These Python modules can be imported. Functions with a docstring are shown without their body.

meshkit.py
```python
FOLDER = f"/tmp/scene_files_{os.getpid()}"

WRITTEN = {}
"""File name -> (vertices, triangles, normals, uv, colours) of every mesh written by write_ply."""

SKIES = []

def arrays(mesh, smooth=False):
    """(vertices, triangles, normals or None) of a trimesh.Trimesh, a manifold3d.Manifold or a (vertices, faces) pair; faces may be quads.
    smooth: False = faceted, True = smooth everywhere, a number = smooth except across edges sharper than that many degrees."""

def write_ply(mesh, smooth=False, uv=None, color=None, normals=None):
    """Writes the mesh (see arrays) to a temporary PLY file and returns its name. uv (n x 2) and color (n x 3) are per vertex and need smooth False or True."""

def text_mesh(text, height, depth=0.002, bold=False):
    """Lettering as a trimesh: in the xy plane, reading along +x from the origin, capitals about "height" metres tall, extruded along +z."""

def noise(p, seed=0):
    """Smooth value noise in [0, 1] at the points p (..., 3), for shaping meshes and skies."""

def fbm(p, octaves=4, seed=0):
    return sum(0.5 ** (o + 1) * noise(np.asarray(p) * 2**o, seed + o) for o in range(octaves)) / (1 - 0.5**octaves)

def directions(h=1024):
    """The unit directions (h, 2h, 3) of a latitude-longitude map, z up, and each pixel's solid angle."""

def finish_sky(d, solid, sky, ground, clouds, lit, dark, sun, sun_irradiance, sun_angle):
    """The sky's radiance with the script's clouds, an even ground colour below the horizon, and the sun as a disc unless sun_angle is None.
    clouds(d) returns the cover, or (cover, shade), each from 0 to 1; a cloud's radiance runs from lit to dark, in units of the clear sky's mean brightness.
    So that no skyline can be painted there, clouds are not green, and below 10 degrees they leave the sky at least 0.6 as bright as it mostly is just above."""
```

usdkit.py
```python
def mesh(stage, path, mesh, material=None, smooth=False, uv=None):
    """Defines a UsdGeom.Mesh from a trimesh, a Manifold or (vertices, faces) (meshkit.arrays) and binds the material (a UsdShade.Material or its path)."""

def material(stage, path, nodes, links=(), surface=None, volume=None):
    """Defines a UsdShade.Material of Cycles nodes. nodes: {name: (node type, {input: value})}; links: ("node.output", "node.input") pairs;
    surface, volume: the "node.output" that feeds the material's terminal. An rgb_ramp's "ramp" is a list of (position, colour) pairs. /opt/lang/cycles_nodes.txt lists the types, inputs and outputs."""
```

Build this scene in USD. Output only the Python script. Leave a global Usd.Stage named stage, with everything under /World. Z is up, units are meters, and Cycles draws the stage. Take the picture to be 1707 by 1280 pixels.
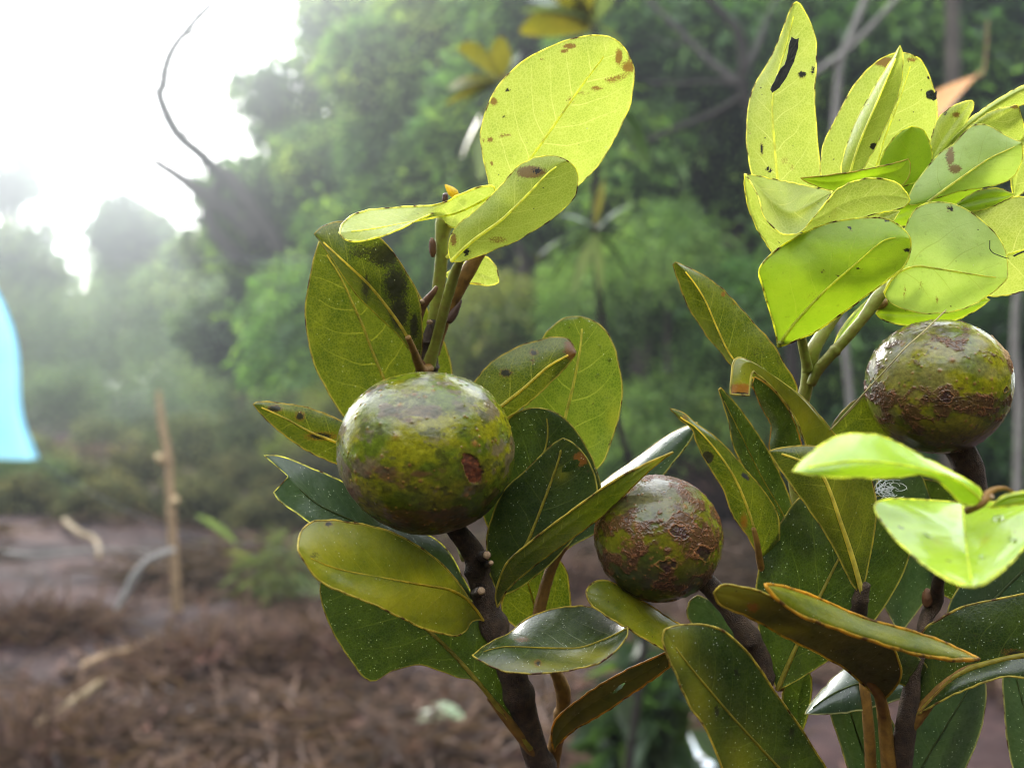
import math, random
import numpy as np, trimesh, usdkit, meshkit
from scipy.interpolate import Akima1DInterpolator
from pxr import Usd, UsdGeom, UsdLux, UsdShade, Gf, Sdf, Vt

stage = Usd.Stage.CreateInMemory()
UsdGeom.SetStageUpAxis(stage, 'Z')
UsdGeom.SetStageMetersPerUnit(stage, 1.0)
UsdGeom.Xform.Define(stage, '/World')
UsdGeom.Scope.Define(stage, '/World/Looks')

# ---------------------------------------------------------------- camera, sky, sun
CAM_H = 1.0                      # eye height
TAN = 0.52                       # half the width of the view
FPX = 1707 / 2 / TAN
SUN_AZ, SUN_EL = math.radians(-23), math.radians(29)
SUN_I, SUN_ANGLE, SKY_S, EXPOSURE = 0.4, 10.0, 0.15, 1.45
HAZE = 0.0066

cam = UsdGeom.Camera.Define(stage, '/World/camera')
cam.CreateHorizontalApertureAttr(36.0)
cam.CreateVerticalApertureAttr(36.0 * 767 / 1024)
cam.CreateFocalLengthAttr(18.0 / TAN)
cam.CreateFStopAttr(18.0 / TAN / 3.3)
cam.CreateFocusDistanceAttr(0.274)
cam.CreateClippingRangeAttr(Gf.Vec2f(0.01, 5000))
cam.CreateExposureAttr(EXPOSURE)
cam.AddTranslateOp().Set(Gf.Vec3d(0, 0, CAM_H))
cam.AddRotateXOp().Set(90.0)

sd = np.array([math.sin(SUN_AZ) * math.cos(SUN_EL), math.cos(SUN_AZ) * math.cos(SUN_EL), math.sin(SUN_EL)])
dome = UsdLux.DomeLight.Define(stage, '/World/sky')
dome.CreateIntensityAttr(1.0)
skymat = usdkit.material(stage, '/World/Looks/sky', {
    'sky': ('sky_texture', {'sky_type': 'single_scattering', 'sun_disc': False, 'sun_elevation': SUN_EL, 'sun_rotation': SUN_AZ,
                            'aerosol_density': 3.0, 'air_density': 1.0}),
    'tc': ('texture_coordinate', {}),
    'n': ('noise_texture', {'scale': 2.2, 'detail': 5.0, 'roughness': 0.6}),
    'r': ('rgb_ramp', {'ramp': [(0.25, (0.55, 0.55, 0.55)), (0.6, (0.95, 0.95, 0.95))]}),
    'cl': ('mix', {'mix_type': 'mix', 'color2': (12.5, 13.0, 13.6)}),
    'bg': ('background_shader', {'strength': SKY_S})},
    [('tc.generated', 'n.vector'), ('n.fac', 'r.fac'), ('r.color', 'cl.fac'), ('sky.color', 'cl.color1'), ('cl.color', 'bg.color')],
    surface='bg.background')
UsdShade.MaterialBindingAPI.Apply(dome.GetPrim()).Bind(skymat)
dome.GetPrim().SetCustomDataByKey('kind', 'structure')
dome.GetPrim().SetCustomDataByKey('label', 'bright misty white sky')

sun = UsdLux.DistantLight.Define(stage, '/World/sun')
sun.CreateIntensityAttr(SUN_I)
sun.CreateAngleAttr(SUN_ANGLE)
sun.CreateColorAttr(Gf.Vec3f(1.0, 0.96, 0.88))
sun.GetPrim().CreateAttribute('inputs:normalize', Sdf.ValueTypeNames.Bool).Set(True)
q = Gf.Rotation(Gf.Vec3d(0, 0, 1), Gf.Vec3d(*map(float, sd)))
sun.AddTransformOp().Set(Gf.Matrix4d().SetRotate(q))

# ---------------------------------------------------------------- helpers
T = Sdf.ValueTypeNames
used = {}


def numbered(parent, name):
    key = parent + '/' + name
    k = used.get(key, 0)
    used[key] = k + 1
    return key if k == 0 else '%s_%03d' % (key, k)


def tag(p, label=None, category=None, group=None, kind=None):
    p = p.GetPrim() if hasattr(p, 'GetPrim') else p
    for k, v in (('label', label), ('category', category), ('group', group), ('kind', kind)):
        if v:
            p.SetCustomDataByKey(k, v)
    return p


def thing(name, label, category, loc=(0, 0, 0), rz=0.0, group=None, scale=None, kind=None):
    x = UsdGeom.Xform.Define(stage, numbered('/World', name))
    x.AddTranslateOp().Set(Gf.Vec3d(*map(float, loc)))
    x.AddRotateZOp().Set(float(rz))
    if scale is not None:
        x.AddScaleOp().Set(Gf.Vec3f(*map(float, np.broadcast_to(scale, 3))))
    tag(x, label, category, group, kind)
    return x.GetPrim()


def obj(name, mesh, mat, parent=None, smooth=False, label=None, pv=None, uv=None):
    base = str(parent.GetPath()) if parent is not None else '/World'
    m = usdkit.mesh(stage, numbered(base, name), mesh, mat, smooth=smooth, uv=uv)
    for k, v in (pv or {}).items():
        v = np.asarray(v, np.float32)
        api = UsdGeom.PrimvarsAPI(m)
        if v.ndim == 2:
            api.CreatePrimvar(k, T.Color3fArray, 'vertex').Set(Vt.Vec3fArray.FromNumpy(v))
        else:
            api.CreatePrimvar(k, T.FloatArray, 'vertex').Set(Vt.FloatArray.FromNumpy(v))
    if label:
        m.GetPrim().SetCustomDataByKey('label', label)
    return m.GetPrim()


def at(px, py, mm=0.0, plane=0.280):
    """The point that stands at a pixel of the photograph, MM millimetres beyond the plane of the shrub."""
    y = plane + np.asarray(mm, float) / 1000
    return np.stack([(np.asarray(px, float) - 853.5) / FPX * y, y + 0 * np.asarray(px, float), CAM_H + (640 - np.asarray(py, float)) / FPX * y], -1)


def curve(pts, n):
    """A smooth curve through the points, resampled evenly along its length."""
    p = np.asarray(pts, float)
    if len(p) == 2:
        return p[0] + (p[1] - p[0]) * np.linspace(0, 1, n)[:, None]
    d = np.maximum(np.linalg.norm(np.diff(p[:, :2], axis=0), axis=1), 1e-6) ** 0.5
    s = np.concatenate([[0], np.cumsum(d)])
    if len(p) < 4:
        from scipy.interpolate import CubicSpline
        f = CubicSpline(s, p, bc_type='natural')
    else:
        f = Akima1DInterpolator(s, p)
    q = f(np.linspace(0, s[-1], 400))
    l = np.concatenate([[0], np.cumsum(np.linalg.norm(np.diff(q, axis=0), axis=1))])
    l /= l[-1]
    return np.stack([np.interp(np.linspace(0, 1, n), l, q[:, k]) for k in range(q.shape[1])], 1)


def tube(points, radii, sides=8, caps=True):
    """A polyline with varying radius as a closed tube."""
    p = np.asarray(points, float)
    n = len(p)
    r = np.broadcast_to(np.asarray(radii, float), (n,))
    t = np.gradient(p, axis=0)
    t /= np.linalg.norm(t, axis=1, keepdims=True) + 1e-12
    a = np.cross(t[0], [0.31, 0.87, 0.38])
    A = []
    for k in range(n):
        a = a - t[k] * (a @ t[k])
        a /= np.linalg.norm(a) + 1e-12
        A.append(a.copy())
    A = np.array(A)
    B = np.cross(t, A)
    ang = np.arange(sides) * 2 * np.pi / sides
    v = p[:, None] + r[:, None, None] * (np.cos(ang)[None, :, None] * A[:, None] + np.sin(ang)[None, :, None] * B[:, None])
    v = v.reshape(-1, 3)
    i, j = np.meshgrid(np.arange(n - 1), np.arange(sides), indexing='ij')
    j2 = (j + 1) % sides
    f = np.stack([i * sides + j, i * sides + j2, (i + 1) * sides + j2, (i + 1) * sides + j], -1).reshape(-1, 4)
    f = np.vstack([f[:, [0, 1, 2]], f[:, [0, 2, 3]]])
    if caps:
        v = np.vstack([v, p[0] - t[0] * r[0] * 0.4, p[-1] + t[-1] * r[-1] * 0.4])
        jj = np.arange(sides)
        k2 = (jj + 1) % sides
        f = np.vstack([f, np.stack([k2, jj, np.full(sides, n * sides)], 1),
                       np.stack([(n - 1) * sides + jj, (n - 1) * sides + k2, np.full(sides, n * sides + 1)], 1)])
    return v, f


def join(parts):
    V, F, n = [], [], 0
    for v, f in parts:
        V.append(v)
        F.append(np.asarray(f) + n)
        n += len(v)
    return np.vstack(V), np.vstack(F)


def rough_tube(points, radii, sides=14, n=60, amp=0.12, scale=40.0, seed=1, knots=()):
    """A bark covered stem: a tube with swellings and a rough skin."""
    p = np.asarray(points, float)
    r = np.asarray(radii, float)
    c = curve(np.column_stack([p, r]), n)
    v, f = tube(c[:, :3], c[:, 3], sides)
    m = n * sides
    cen = np.repeat(c[:, :3], sides, 0)
    rr = np.repeat(c[:, 3], sides)
    d = v[:m] - cen
    w = v[:m] / np.median(r)
    k = 1 + amp * (meshkit.fbm(w * 1.1, 4, seed) - 0.5) * 2
    for (t, g) in knots:
        k *= 1 + g * np.exp(-((np.repeat(np.linspace(0, 1, n), sides) - t) / 0.015) ** 2)
    v[:m] = cen + d * k[:, None]
    return v, f


# ---------------------------------------------------------------- materials
def simple(name, color, rough=0.6, var=0.35, scale=60.0, spec=0.3, bump=0.3, dist=0.0005, second=None, coat=0.0):
    c = np.array(color)
    c2 = np.array(second) if second is not None else c * (1 - var)
    return usdkit.material(stage, '/World/Looks/' + name, {
        'tc': ('texture_coordinate', {}),
        'n': ('noise_texture', {'scale': scale, 'detail': 6.0, 'roughness': 0.65}),
        'n2': ('noise_texture', {'scale': scale * 7, 'detail': 3.0}),
        'r': ('rgb_ramp', {'ramp': [(0.3, tuple(c2)), (0.7, tuple(c))]}),
        'b': ('bump', {'strength': bump, 'distance': dist}),
        'p': ('principled_bsdf', {'roughness': rough, 'specular_ior_level': spec, 'coat_weight': coat})},
        [('tc.object', 'n.vector'), ('tc.object', 'n2.vector'), ('n.fac', 'r.fac'), ('r.color', 'p.base_color'), ('n2.fac', 'b.height'), ('b.normal', 'p.normal')],
        surface='p.BSDF')


def leaf_material(name, a, b, vein, margin, trans, tw, rough, speck=0.0, soot=1.0, spec=0.5, retic=0.0, coat=0.0, vein_amt=0.6, blot=0.35, mott=(0.3, 0.7), dots=0.28):
    """A broad leaf: mottled blade, side veins, pale margin, stains (from the mesh attribute 'stain'), lichen specks; light shines through."""
    N = {
        'lf': ('attribute', {'attribute': 'lf'}), 'vn': ('attribute', {'attribute': 'vn'}), 'st': ('attribute', {'attribute': 'stain'}),
        'slf': ('separate_xyz', {}), 'svn': ('separate_xyz', {}), 'sst': ('separate_color', {}),
        # blade mottling
        'n1': ('noise_texture', {'scale': 0.13, 'detail': 4.0, 'roughness': 0.6}),
        'base': ('rgb_ramp', {'ramp': [(mott[0], a), (mott[1], b)]}),
        # dark small blotches
        'n3': ('noise_texture', {'scale': 0.55, 'detail': 5.0, 'roughness': 0.7}),
        'r3': ('rgb_ramp', {'ramp': [(0.60, (0, 0, 0)), (0.72, (1, 1, 1))]}),
        'm3': ('math', {'math_type': 'multiply', 'value2': blot}),
        'mixb': ('mix', {'mix_type': 'multiply', 'color2': (0.35, 0.33, 0.3)}),
        # side veins
        'fr': ('math', {'math_type': 'fraction'}),
        'ce': ('math', {'math_type': 'subtract', 'value2': 0.5}),
        'ab': ('math', {'math_type': 'absolute'}),
        'vm': ('map_range', {'range_type': 'smoothstep', 'from_min': 0.006, 'from_max': 0.034, 'to_min': 1.0, 'to_max': 0.0, 'clamp': True}),
        'vf': ('math', {'math_type': 'multiply'}),
        'va': ('math', {'math_type': 'multiply', 'value2': vein_amt}),
        'mixv': ('mix', {'mix_type': 'mix', 'color2': vein}),
        # net of fine veins
        'vo': ('voronoi_texture', {'feature': 'distance_to_edge', 'scale': 1.25}),
        'vr': ('map_range', {'from_min': 0.02, 'from_max': 0.14, 'to_min': retic, 'to_max': 0.0, 'clamp': True}),
        'mixr': ('mix', {'mix_type': 'mix', 'color2': vein}),
        # margin
        'em': ('map_range', {'range_type': 'smoothstep', 'from_min': 0.1, 'from_max': 0.5, 'to_min': 0.8, 'to_max': 0.0, 'clamp': True}),
        'mixe': ('mix', {'mix_type': 'mix', 'color2': margin}),
        # stains
        'ns': ('noise_texture', {'scale': 2.2, 'detail': 5.0, 'roughness': 0.75}),
        'so1': ('math', {'math_type': 'add'}),
        'so2': ('map_range', {'range_type': 'smoothstep', 'from_min': 0.85, 'from_max': 0.98, 'to_min': 0.0, 'to_max': soot, 'clamp': True}),
        'mixs': ('mix', {'mix_type': 'mix', 'color2': (0.012, 0.012, 0.008)}),
        'ru1': ('math', {'math_type': 'add'}),
        'ru2': ('map_range', {'range_type': 'smoothstep', 'from_min': 0.82, 'from_max': 1.05, 'to_min': 0.0, 'to_max': 0.85, 'clamp': True}),
        'mixu': ('mix', {'mix_type': 'mix', 'color2': (0.16, 0.055, 0.012)}),
        'mixy': ('mix', {'mix_type': 'mix', 'color2': (0.27, 0.245, 0.018)}),
        # pale specks
        'sp': ('voronoi_texture', {'feature': 'f1', 'scale': 1.15}),
        'spm': ('map_range', {'from_min': 0.09, 'from_max': 0.17, 'to_min': 1.0, 'to_max': 0.0, 'clamp': True}),
        'spc': ('separate_color', {}),
        'spn': ('noise_texture', {'scale': 0.12, 'detail': 2.0}),
        'spa': ('math', {'math_type': 'add'}),
        'spt': ('math', {'math_type': 'greater_than', 'value2': 1.62 - speck}),
        'spx': ('math', {'math_type': 'multiply'}),
        'mixp': ('mix', {'mix_type': 'mix', 'color2': (0.45, 0.48, 0.44)}),
        'dk': ('voronoi_texture', {'feature': 'f1', 'scale': 0.30}),
        'dkw': ('math', {'math_type': 'multiply_add', 'value2': -0.16}),
        'dkm': ('map_range', {'from_min': -0.035, 'from_max': 0.0, 'to_min': 0.9, 'to_max': 0.0, 'clamp': True}),
        'dkc': ('separate_color', {}),
        'dkt': ('math', {'math_type': 'greater_than', 'value2': 1 - dots}),
        'dkx': ('math', {'math_type': 'multiply'}),
        'mixd': ('mix', {'mix_type': 'mix', 'color2': (0.035, 0.022, 0.008)}),
        # relief, gloss
        'bh': ('math', {'math_type': 'multiply_add', 'value2': 0.8}),
        'bump': ('bump', {'strength': 0.35, 'distance': 0.0004}),
        'rr': ('map_range', {'from_min': 0.3, 'from_max': 0.7, 'to_min': rough * 0.75, 'to_max': rough * 1.35}),
        'tr': ('mix', {'mix_type': 'multiply', 'fac': 1.0, 'color2': trans}),
        'p': ('principled_bsdf', {'specular_ior_level': spec, 'coat_weight': coat, 'coat_roughness': 0.12}),
        'tl': ('translucent_bsdf', {}),
        'mx': ('mix_closure', {'fac': tw}),
    }
    L = [('lf.vector', 'slf.vector'), ('vn.vector', 'svn.vector'), ('st.color', 'sst.color'),
         ('lf.vector', 'n1.vector'), ('n1.fac', 'base.fac'), ('lf.vector', 'n3.vector'), ('n3.fac', 'r3.fac'), ('r3.color', 'm3.value1'),
         ('m3.value', 'mixb.fac'), ('base.color', 'mixb.color1'),
         ('svn.x', 'fr.value1'), ('fr.value', 'ce.value1'), ('ce.value', 'ab.value1'), ('ab.value', 'vm.value'), ('vm.result', 'vf.value1'), ('svn.y', 'vf.value2'),
         ('vf.value', 'va.value1'), ('va.value', 'mixv.fac'), ('mixb.color', 'mixv.color1'),
         ('lf.vector', 'vo.vector'), ('vo.distance', 'vr.value'), ('vr.result', 'mixr.fac'), ('mixv.color', 'mixr.color1'),
         ('svn.z', 'em.value'), ('em.result', 'mixe.fac'), ('mixr.color', 'mixe.color1'),
         ('lf.vector', 'ns.vector'), ('ns.fac', 'so1.value1'), ('sst.r', 'so1.value2'), ('so1.value', 'so2.value'),
         ('ns.fac', 'ru1.value1'), ('sst.g', 'ru1.value2'), ('ru1.value', 'ru2.value'),
         ('sst.b', 'mixy.fac'), ('mixe.color', 'mixy.color1'),
         ('ru2.result', 'mixu.fac'), ('mixy.color', 'mixu.color1'), ('so2.result', 'mixs.fac'), ('mixu.color', 'mixs.color1'),
         ('lf.vector', 'sp.vector'), ('sp.distance', 'spm.value'), ('sp.color', 'spc.color'), ('lf.vector', 'spn.vector'),
         ('spc.r', 'spa.value1'), ('spn.fac', 'spa.value2'), ('spa.value', 'spt.value1'), ('spt.value', 'spx.value1'), ('spm.result', 'spx.value2'),
         ('spx.value', 'mixp.fac'), ('mixs.color', 'mixp.color1'),
         ('lf.vector', 'dk.vector'), ('n3.fac', 'dkw.value1'), ('dk.distance', 'dkw.value3'), ('dkw.value', 'dkm.value'), ('dk.color', 'dkc.color'), ('dkc.g', 'dkt.value1'),
         ('dkt.value', 'dkx.value1'), ('dkm.result', 'dkx.value2'), ('dkx.value', 'mixd.fac'), ('mixp.color', 'mixd.color1'),
         ('va.value', 'bh.value1'), ('n3.fac', 'bh.value3'), ('bh.value', 'bump.height'), ('bump.normal', 'p.normal'),
         ('n3.fac', 'rr.value'), ('rr.result', 'p.roughness'),
         ('mixd.color', 'p.base_color'), ('mixd.color', 'tr.color1'), ('tr.color', 'tl.color'),
         ('p.BSDF', 'mx.closure1'), ('tl.BSDF', 'mx.closure2')]
    return usdkit.material(stage, '/World/Looks/' + name, N, L, surface='mx.closure')


def thin_skin(name, c, tw, brown=False):
    return usdkit.material(stage, '/World/Looks/' + name, {
        'tc': ('texture_coordinate', {}), 'n': ('noise_texture', {'scale': 350.0, 'detail': 4.0}),
        'r': ('rgb_ramp', {'ramp': ([(0.36, (0.10, 0.045, 0.015)), (0.44, tuple(np.array(c) * 0.6)), (0.62, tuple(c))] if brown else [(0.3, tuple(np.array(c) * 0.65)), (0.6, tuple(c))])}),
        't': ('mix', {'mix_type': 'multiply', 'fac': 1.0, 'color2': (1.5, 1.4, 0.8)}),
        'p': ('principled_bsdf', {'roughness': 0.42, 'specular_ior_level': 0.4}), 'tl': ('translucent_bsdf', {}), 'mx': ('mix_closure', {'fac': tw})},
        [('tc.object', 'n.vector'), ('n.fac', 'r.fac'), ('r.color', 'p.base_color'), ('r.color', 't.color1'), ('t.color', 'tl.color'), ('p.BSDF', 'mx.closure1'), ('tl.BSDF', 'mx.closure2')], surface='mx.closure')


YV, YM = (0.30, 0.29, 0.045), (0.42, 0.36, 0.08)
LM = {
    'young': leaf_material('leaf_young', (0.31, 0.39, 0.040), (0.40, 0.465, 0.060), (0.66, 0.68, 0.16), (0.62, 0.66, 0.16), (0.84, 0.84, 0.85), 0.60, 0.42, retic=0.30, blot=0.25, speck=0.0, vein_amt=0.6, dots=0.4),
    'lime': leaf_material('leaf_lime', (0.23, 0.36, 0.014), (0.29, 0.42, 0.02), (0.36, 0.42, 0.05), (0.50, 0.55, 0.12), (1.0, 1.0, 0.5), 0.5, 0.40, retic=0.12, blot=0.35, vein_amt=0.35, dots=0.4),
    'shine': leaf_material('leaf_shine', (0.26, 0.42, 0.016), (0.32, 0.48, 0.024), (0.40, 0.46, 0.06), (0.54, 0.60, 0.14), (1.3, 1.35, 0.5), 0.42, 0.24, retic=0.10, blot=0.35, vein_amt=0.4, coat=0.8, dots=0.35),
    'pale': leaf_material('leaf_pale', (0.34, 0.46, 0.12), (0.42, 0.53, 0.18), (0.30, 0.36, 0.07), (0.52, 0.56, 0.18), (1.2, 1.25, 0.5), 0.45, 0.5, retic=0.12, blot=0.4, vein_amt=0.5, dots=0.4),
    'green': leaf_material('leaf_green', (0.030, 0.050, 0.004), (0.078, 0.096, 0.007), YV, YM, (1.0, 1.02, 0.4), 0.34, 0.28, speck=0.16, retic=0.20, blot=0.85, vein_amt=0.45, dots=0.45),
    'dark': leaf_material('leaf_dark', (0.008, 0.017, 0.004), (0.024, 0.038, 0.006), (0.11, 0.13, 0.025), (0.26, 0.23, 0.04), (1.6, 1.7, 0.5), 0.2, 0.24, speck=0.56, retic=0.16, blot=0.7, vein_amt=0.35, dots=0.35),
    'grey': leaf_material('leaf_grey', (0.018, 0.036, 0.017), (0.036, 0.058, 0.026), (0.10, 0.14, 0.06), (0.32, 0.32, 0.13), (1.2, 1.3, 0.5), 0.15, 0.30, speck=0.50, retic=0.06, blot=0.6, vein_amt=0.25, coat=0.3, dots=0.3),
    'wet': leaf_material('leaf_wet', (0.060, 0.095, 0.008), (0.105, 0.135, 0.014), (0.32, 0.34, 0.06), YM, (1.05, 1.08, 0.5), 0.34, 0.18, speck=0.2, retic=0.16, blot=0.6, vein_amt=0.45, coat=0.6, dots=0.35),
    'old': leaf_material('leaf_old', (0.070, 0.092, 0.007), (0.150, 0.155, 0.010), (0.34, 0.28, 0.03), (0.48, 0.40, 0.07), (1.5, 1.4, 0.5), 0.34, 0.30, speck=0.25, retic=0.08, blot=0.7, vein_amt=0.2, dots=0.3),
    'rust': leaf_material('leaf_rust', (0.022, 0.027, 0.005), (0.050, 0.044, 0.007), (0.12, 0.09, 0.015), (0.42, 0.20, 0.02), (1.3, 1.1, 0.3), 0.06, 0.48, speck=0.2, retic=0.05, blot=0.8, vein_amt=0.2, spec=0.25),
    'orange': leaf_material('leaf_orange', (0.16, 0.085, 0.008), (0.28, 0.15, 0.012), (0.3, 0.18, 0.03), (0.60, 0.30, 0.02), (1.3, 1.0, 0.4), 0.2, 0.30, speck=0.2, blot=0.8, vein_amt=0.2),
}
RIB = {k: thin_skin('rib_' + k, c, 0.72 if k in ('young', 'lime', 'pale', 'shine') else 0.62) for k, c in dict(
    young=(0.85, 0.88, 0.25), lime=(0.62, 0.66, 0.10), shine=(0.62, 0.70, 0.12), pale=(0.66, 0.68, 0.22), green=(0.72, 0.62, 0.12), dark=(0.36, 0.30, 0.045), grey=(0.10, 0.13, 0.05),
    wet=(0.70, 0.66, 0.14), old=(0.56, 0.44, 0.05), rust=(0.38, 0.20, 0.02), orange=(0.5, 0.28, 0.02)).items()}
EDGE = {k: thin_skin('margin_' + k, c, 0.72 if k in ('young', 'lime', 'pale', 'shine') else 0.5, True) for k, c in dict(
    young=(0.88, 0.9, 0.30), lime=(0.78, 0.82, 0.16), shine=(0.78, 0.84, 0.18), pale=(0.75, 0.78, 0.28), green=(0.46, 0.40, 0.08), dark=(0.33, 0.29, 0.06), grey=(0.40, 0.38, 0.18),
    wet=(0.45, 0.42, 0.09), old=(0.52, 0.42, 0.07), rust=(0.46, 0.26, 0.03), orange=(0.60, 0.34, 0.03)).items()}
BARK = simple('bark', (0.095, 0.055, 0.030), 0.7, 0.8, 380.0, 0.35, 1.0, 0.0012)
TWIG = simple('twig_skin', (0.23, 0.115, 0.018), 0.6, 0.55, 400.0, 0.3, 0.5, 0.0004)
GREEN_TWIG = simple('green_twig_skin', (0.20, 0.24, 0.03), 0.5, 0.4, 300.0, 0.35, 0.4, 0.0004, second=(0.15, 0.12, 0.02))
CUT = simple('cut_wood', (0.34, 0.22, 0.13), 0.8, 0.4, 900.0)
BUD = simple('bud_skin', (0.13, 0.055, 0.022), 0.6, 0.5, 500.0)
PURPLE = simple('purple_skin', (0.09, 0.045, 0.035), 0.45, 0.5, 400.0)
DROP = usdkit.material(stage, '/World/Looks/water', {'p': ('principled_bsdf', {'base_color': (1.0, 1.0, 1.0), 'roughness': 0.02, 'transmission_weight': 1.0, 'ior': 1.33})}, surface='p.BSDF')
STRAW = simple('straw', (0.42, 0.34, 0.14), 0.6, 0.4, 500.0)
SOOT = simple('dark_flake', (0.02, 0.022, 0.014), 0.7, 0.6, 900.0)

# ---------------------------------------------------------------- the ground
rng = np.random.default_rng(7)


def ground_z(x, y):
    p = np.stack([x, y, 0 * x], -1)
    near = np.clip((np.hypot(x, y) - 0.5) / 3, 0, 1)
    return (meshkit.fbm(p * 0.35, 3, 3) - 0.5) * 0.22 * near + (meshkit.fbm(p * 2.3, 4, 9) - 0.5) * 0.10 + (meshkit.fbm(p * 9.0, 3, 5) - 0.5) * 0.03 + 0.017 * np.clip(np.hypot(x, y) - 4.5, 0, 9)


gx = np.sinh(np.linspace(-5.4, 5.4, 380)) * 1.0
gy = np.concatenate([-np.sinh(np.linspace(4.6, 0.1, 60)), np.sinh(np.linspace(0, 5.4, 360))]) * 1.0 + 1.6
GX, GY = np.meshgrid(gx, gy, indexing='ij')
GV = np.stack([GX, GY, ground_z(GX, GY)], -1).reshape(-1, 3)
ni, nj = GX.shape
i, j = np.meshgrid(np.arange(ni - 1), np.arange(nj - 1), indexing='ij')
GF = np.stack([i * nj + j, (i + 1) * nj + j, (i + 1) * nj + j + 1, i * nj + j + 1], -1).reshape(-1, 4)
soil = usdkit.material(stage, '/World/Looks/soil', {
    'g': ('geometry', {}),
    'n': ('noise_texture', {'scale': 1.3, 'detail': 7.0, 'roughness': 0.65}),
    'r': ('rgb_ramp', {'ramp': [(0.3, (0.007, 0.005, 0.006)), (0.44, (0.027, 0.016, 0.017)), (0.56, (0.058, 0.033, 0.031)), (0.70, (0.11, 0.068, 0.052))]}),
    'n2': ('noise_texture', {'scale': 22.0, 'detail': 6.0, 'roughness': 0.7}),
    'r2': ('rgb_ramp', {'ramp': [(0.35, (0.45, 0.42, 0.45)), (0.6, (1.1, 1.0, 0.95))]}),
    'm': ('mix', {'mix_type': 'multiply', 'fac': 1.0}),
    'b': ('bump', {'strength': 0.8, 'distance': 0.02}),
    'p': ('principled_bsdf', {'roughness': 0.9, 'specular_ior_level': 0.2})},
    [('g.position', 'n.vector'), ('g.position', 'n2.vector'), ('n.fac', 'r.fac'), ('n2.fac', 'r2.fac'), ('r.color', 'm.color1'), ('r2.color', 'm.color2'),
     ('m.color', 'p.base_color'), ('n2.fac', 'b.height'), ('b.normal', 'p.normal')], surface='p.BSDF')
tag(obj('ground', (GV, GF), soil, smooth=True), kind='structure')


# ---------------------------------------------------------------- foliage far off
def foliage_material(name, var=0.5, tw=0.35, rough=0.45):
    return usdkit.material(stage, '/World/Looks/' + name, {
        'c': ('attribute', {'attribute': 'col'}),
        't': ('mix', {'mix_type': 'multiply', 'fac': 1.0, 'color2': (1.5, 1.6, 0.7)}),
        'p': ('principled_bsdf', {'roughness': rough, 'specular_ior_level': 0.4}),
        'tl': ('translucent_bsdf', {}), 'mx': ('mix_closure', {'fac': tw})},
        [('c.color', 'p.base_color'), ('c.color', 't.color1'), ('t.color', 'tl.color'), ('p.BSDF', 'mx.closure1'), ('tl.BSDF', 'mx.closure2')], surface='mx.closure')


FOL = foliage_material('foliage', tw=0.55, rough=0.35)
DRY = foliage_material('dry_litter', tw=0.08, rough=0.8)
WOOD = simple('wood', (0.075, 0.06, 0.048), 0.85, 0.5, 12.0, 0.2, 0.6, 0.01)
DARKWOOD = simple('dark_wood', (0.025, 0.02, 0.017), 0.85, 0.5, 12.0, 0.2, 0.6, 0.01)
GREYWOOD = simple('grey_wood', (0.19, 0.175, 0.16), 0.85, 0.4, 20.0, 0.2, 0.6, 0.01)


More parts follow.
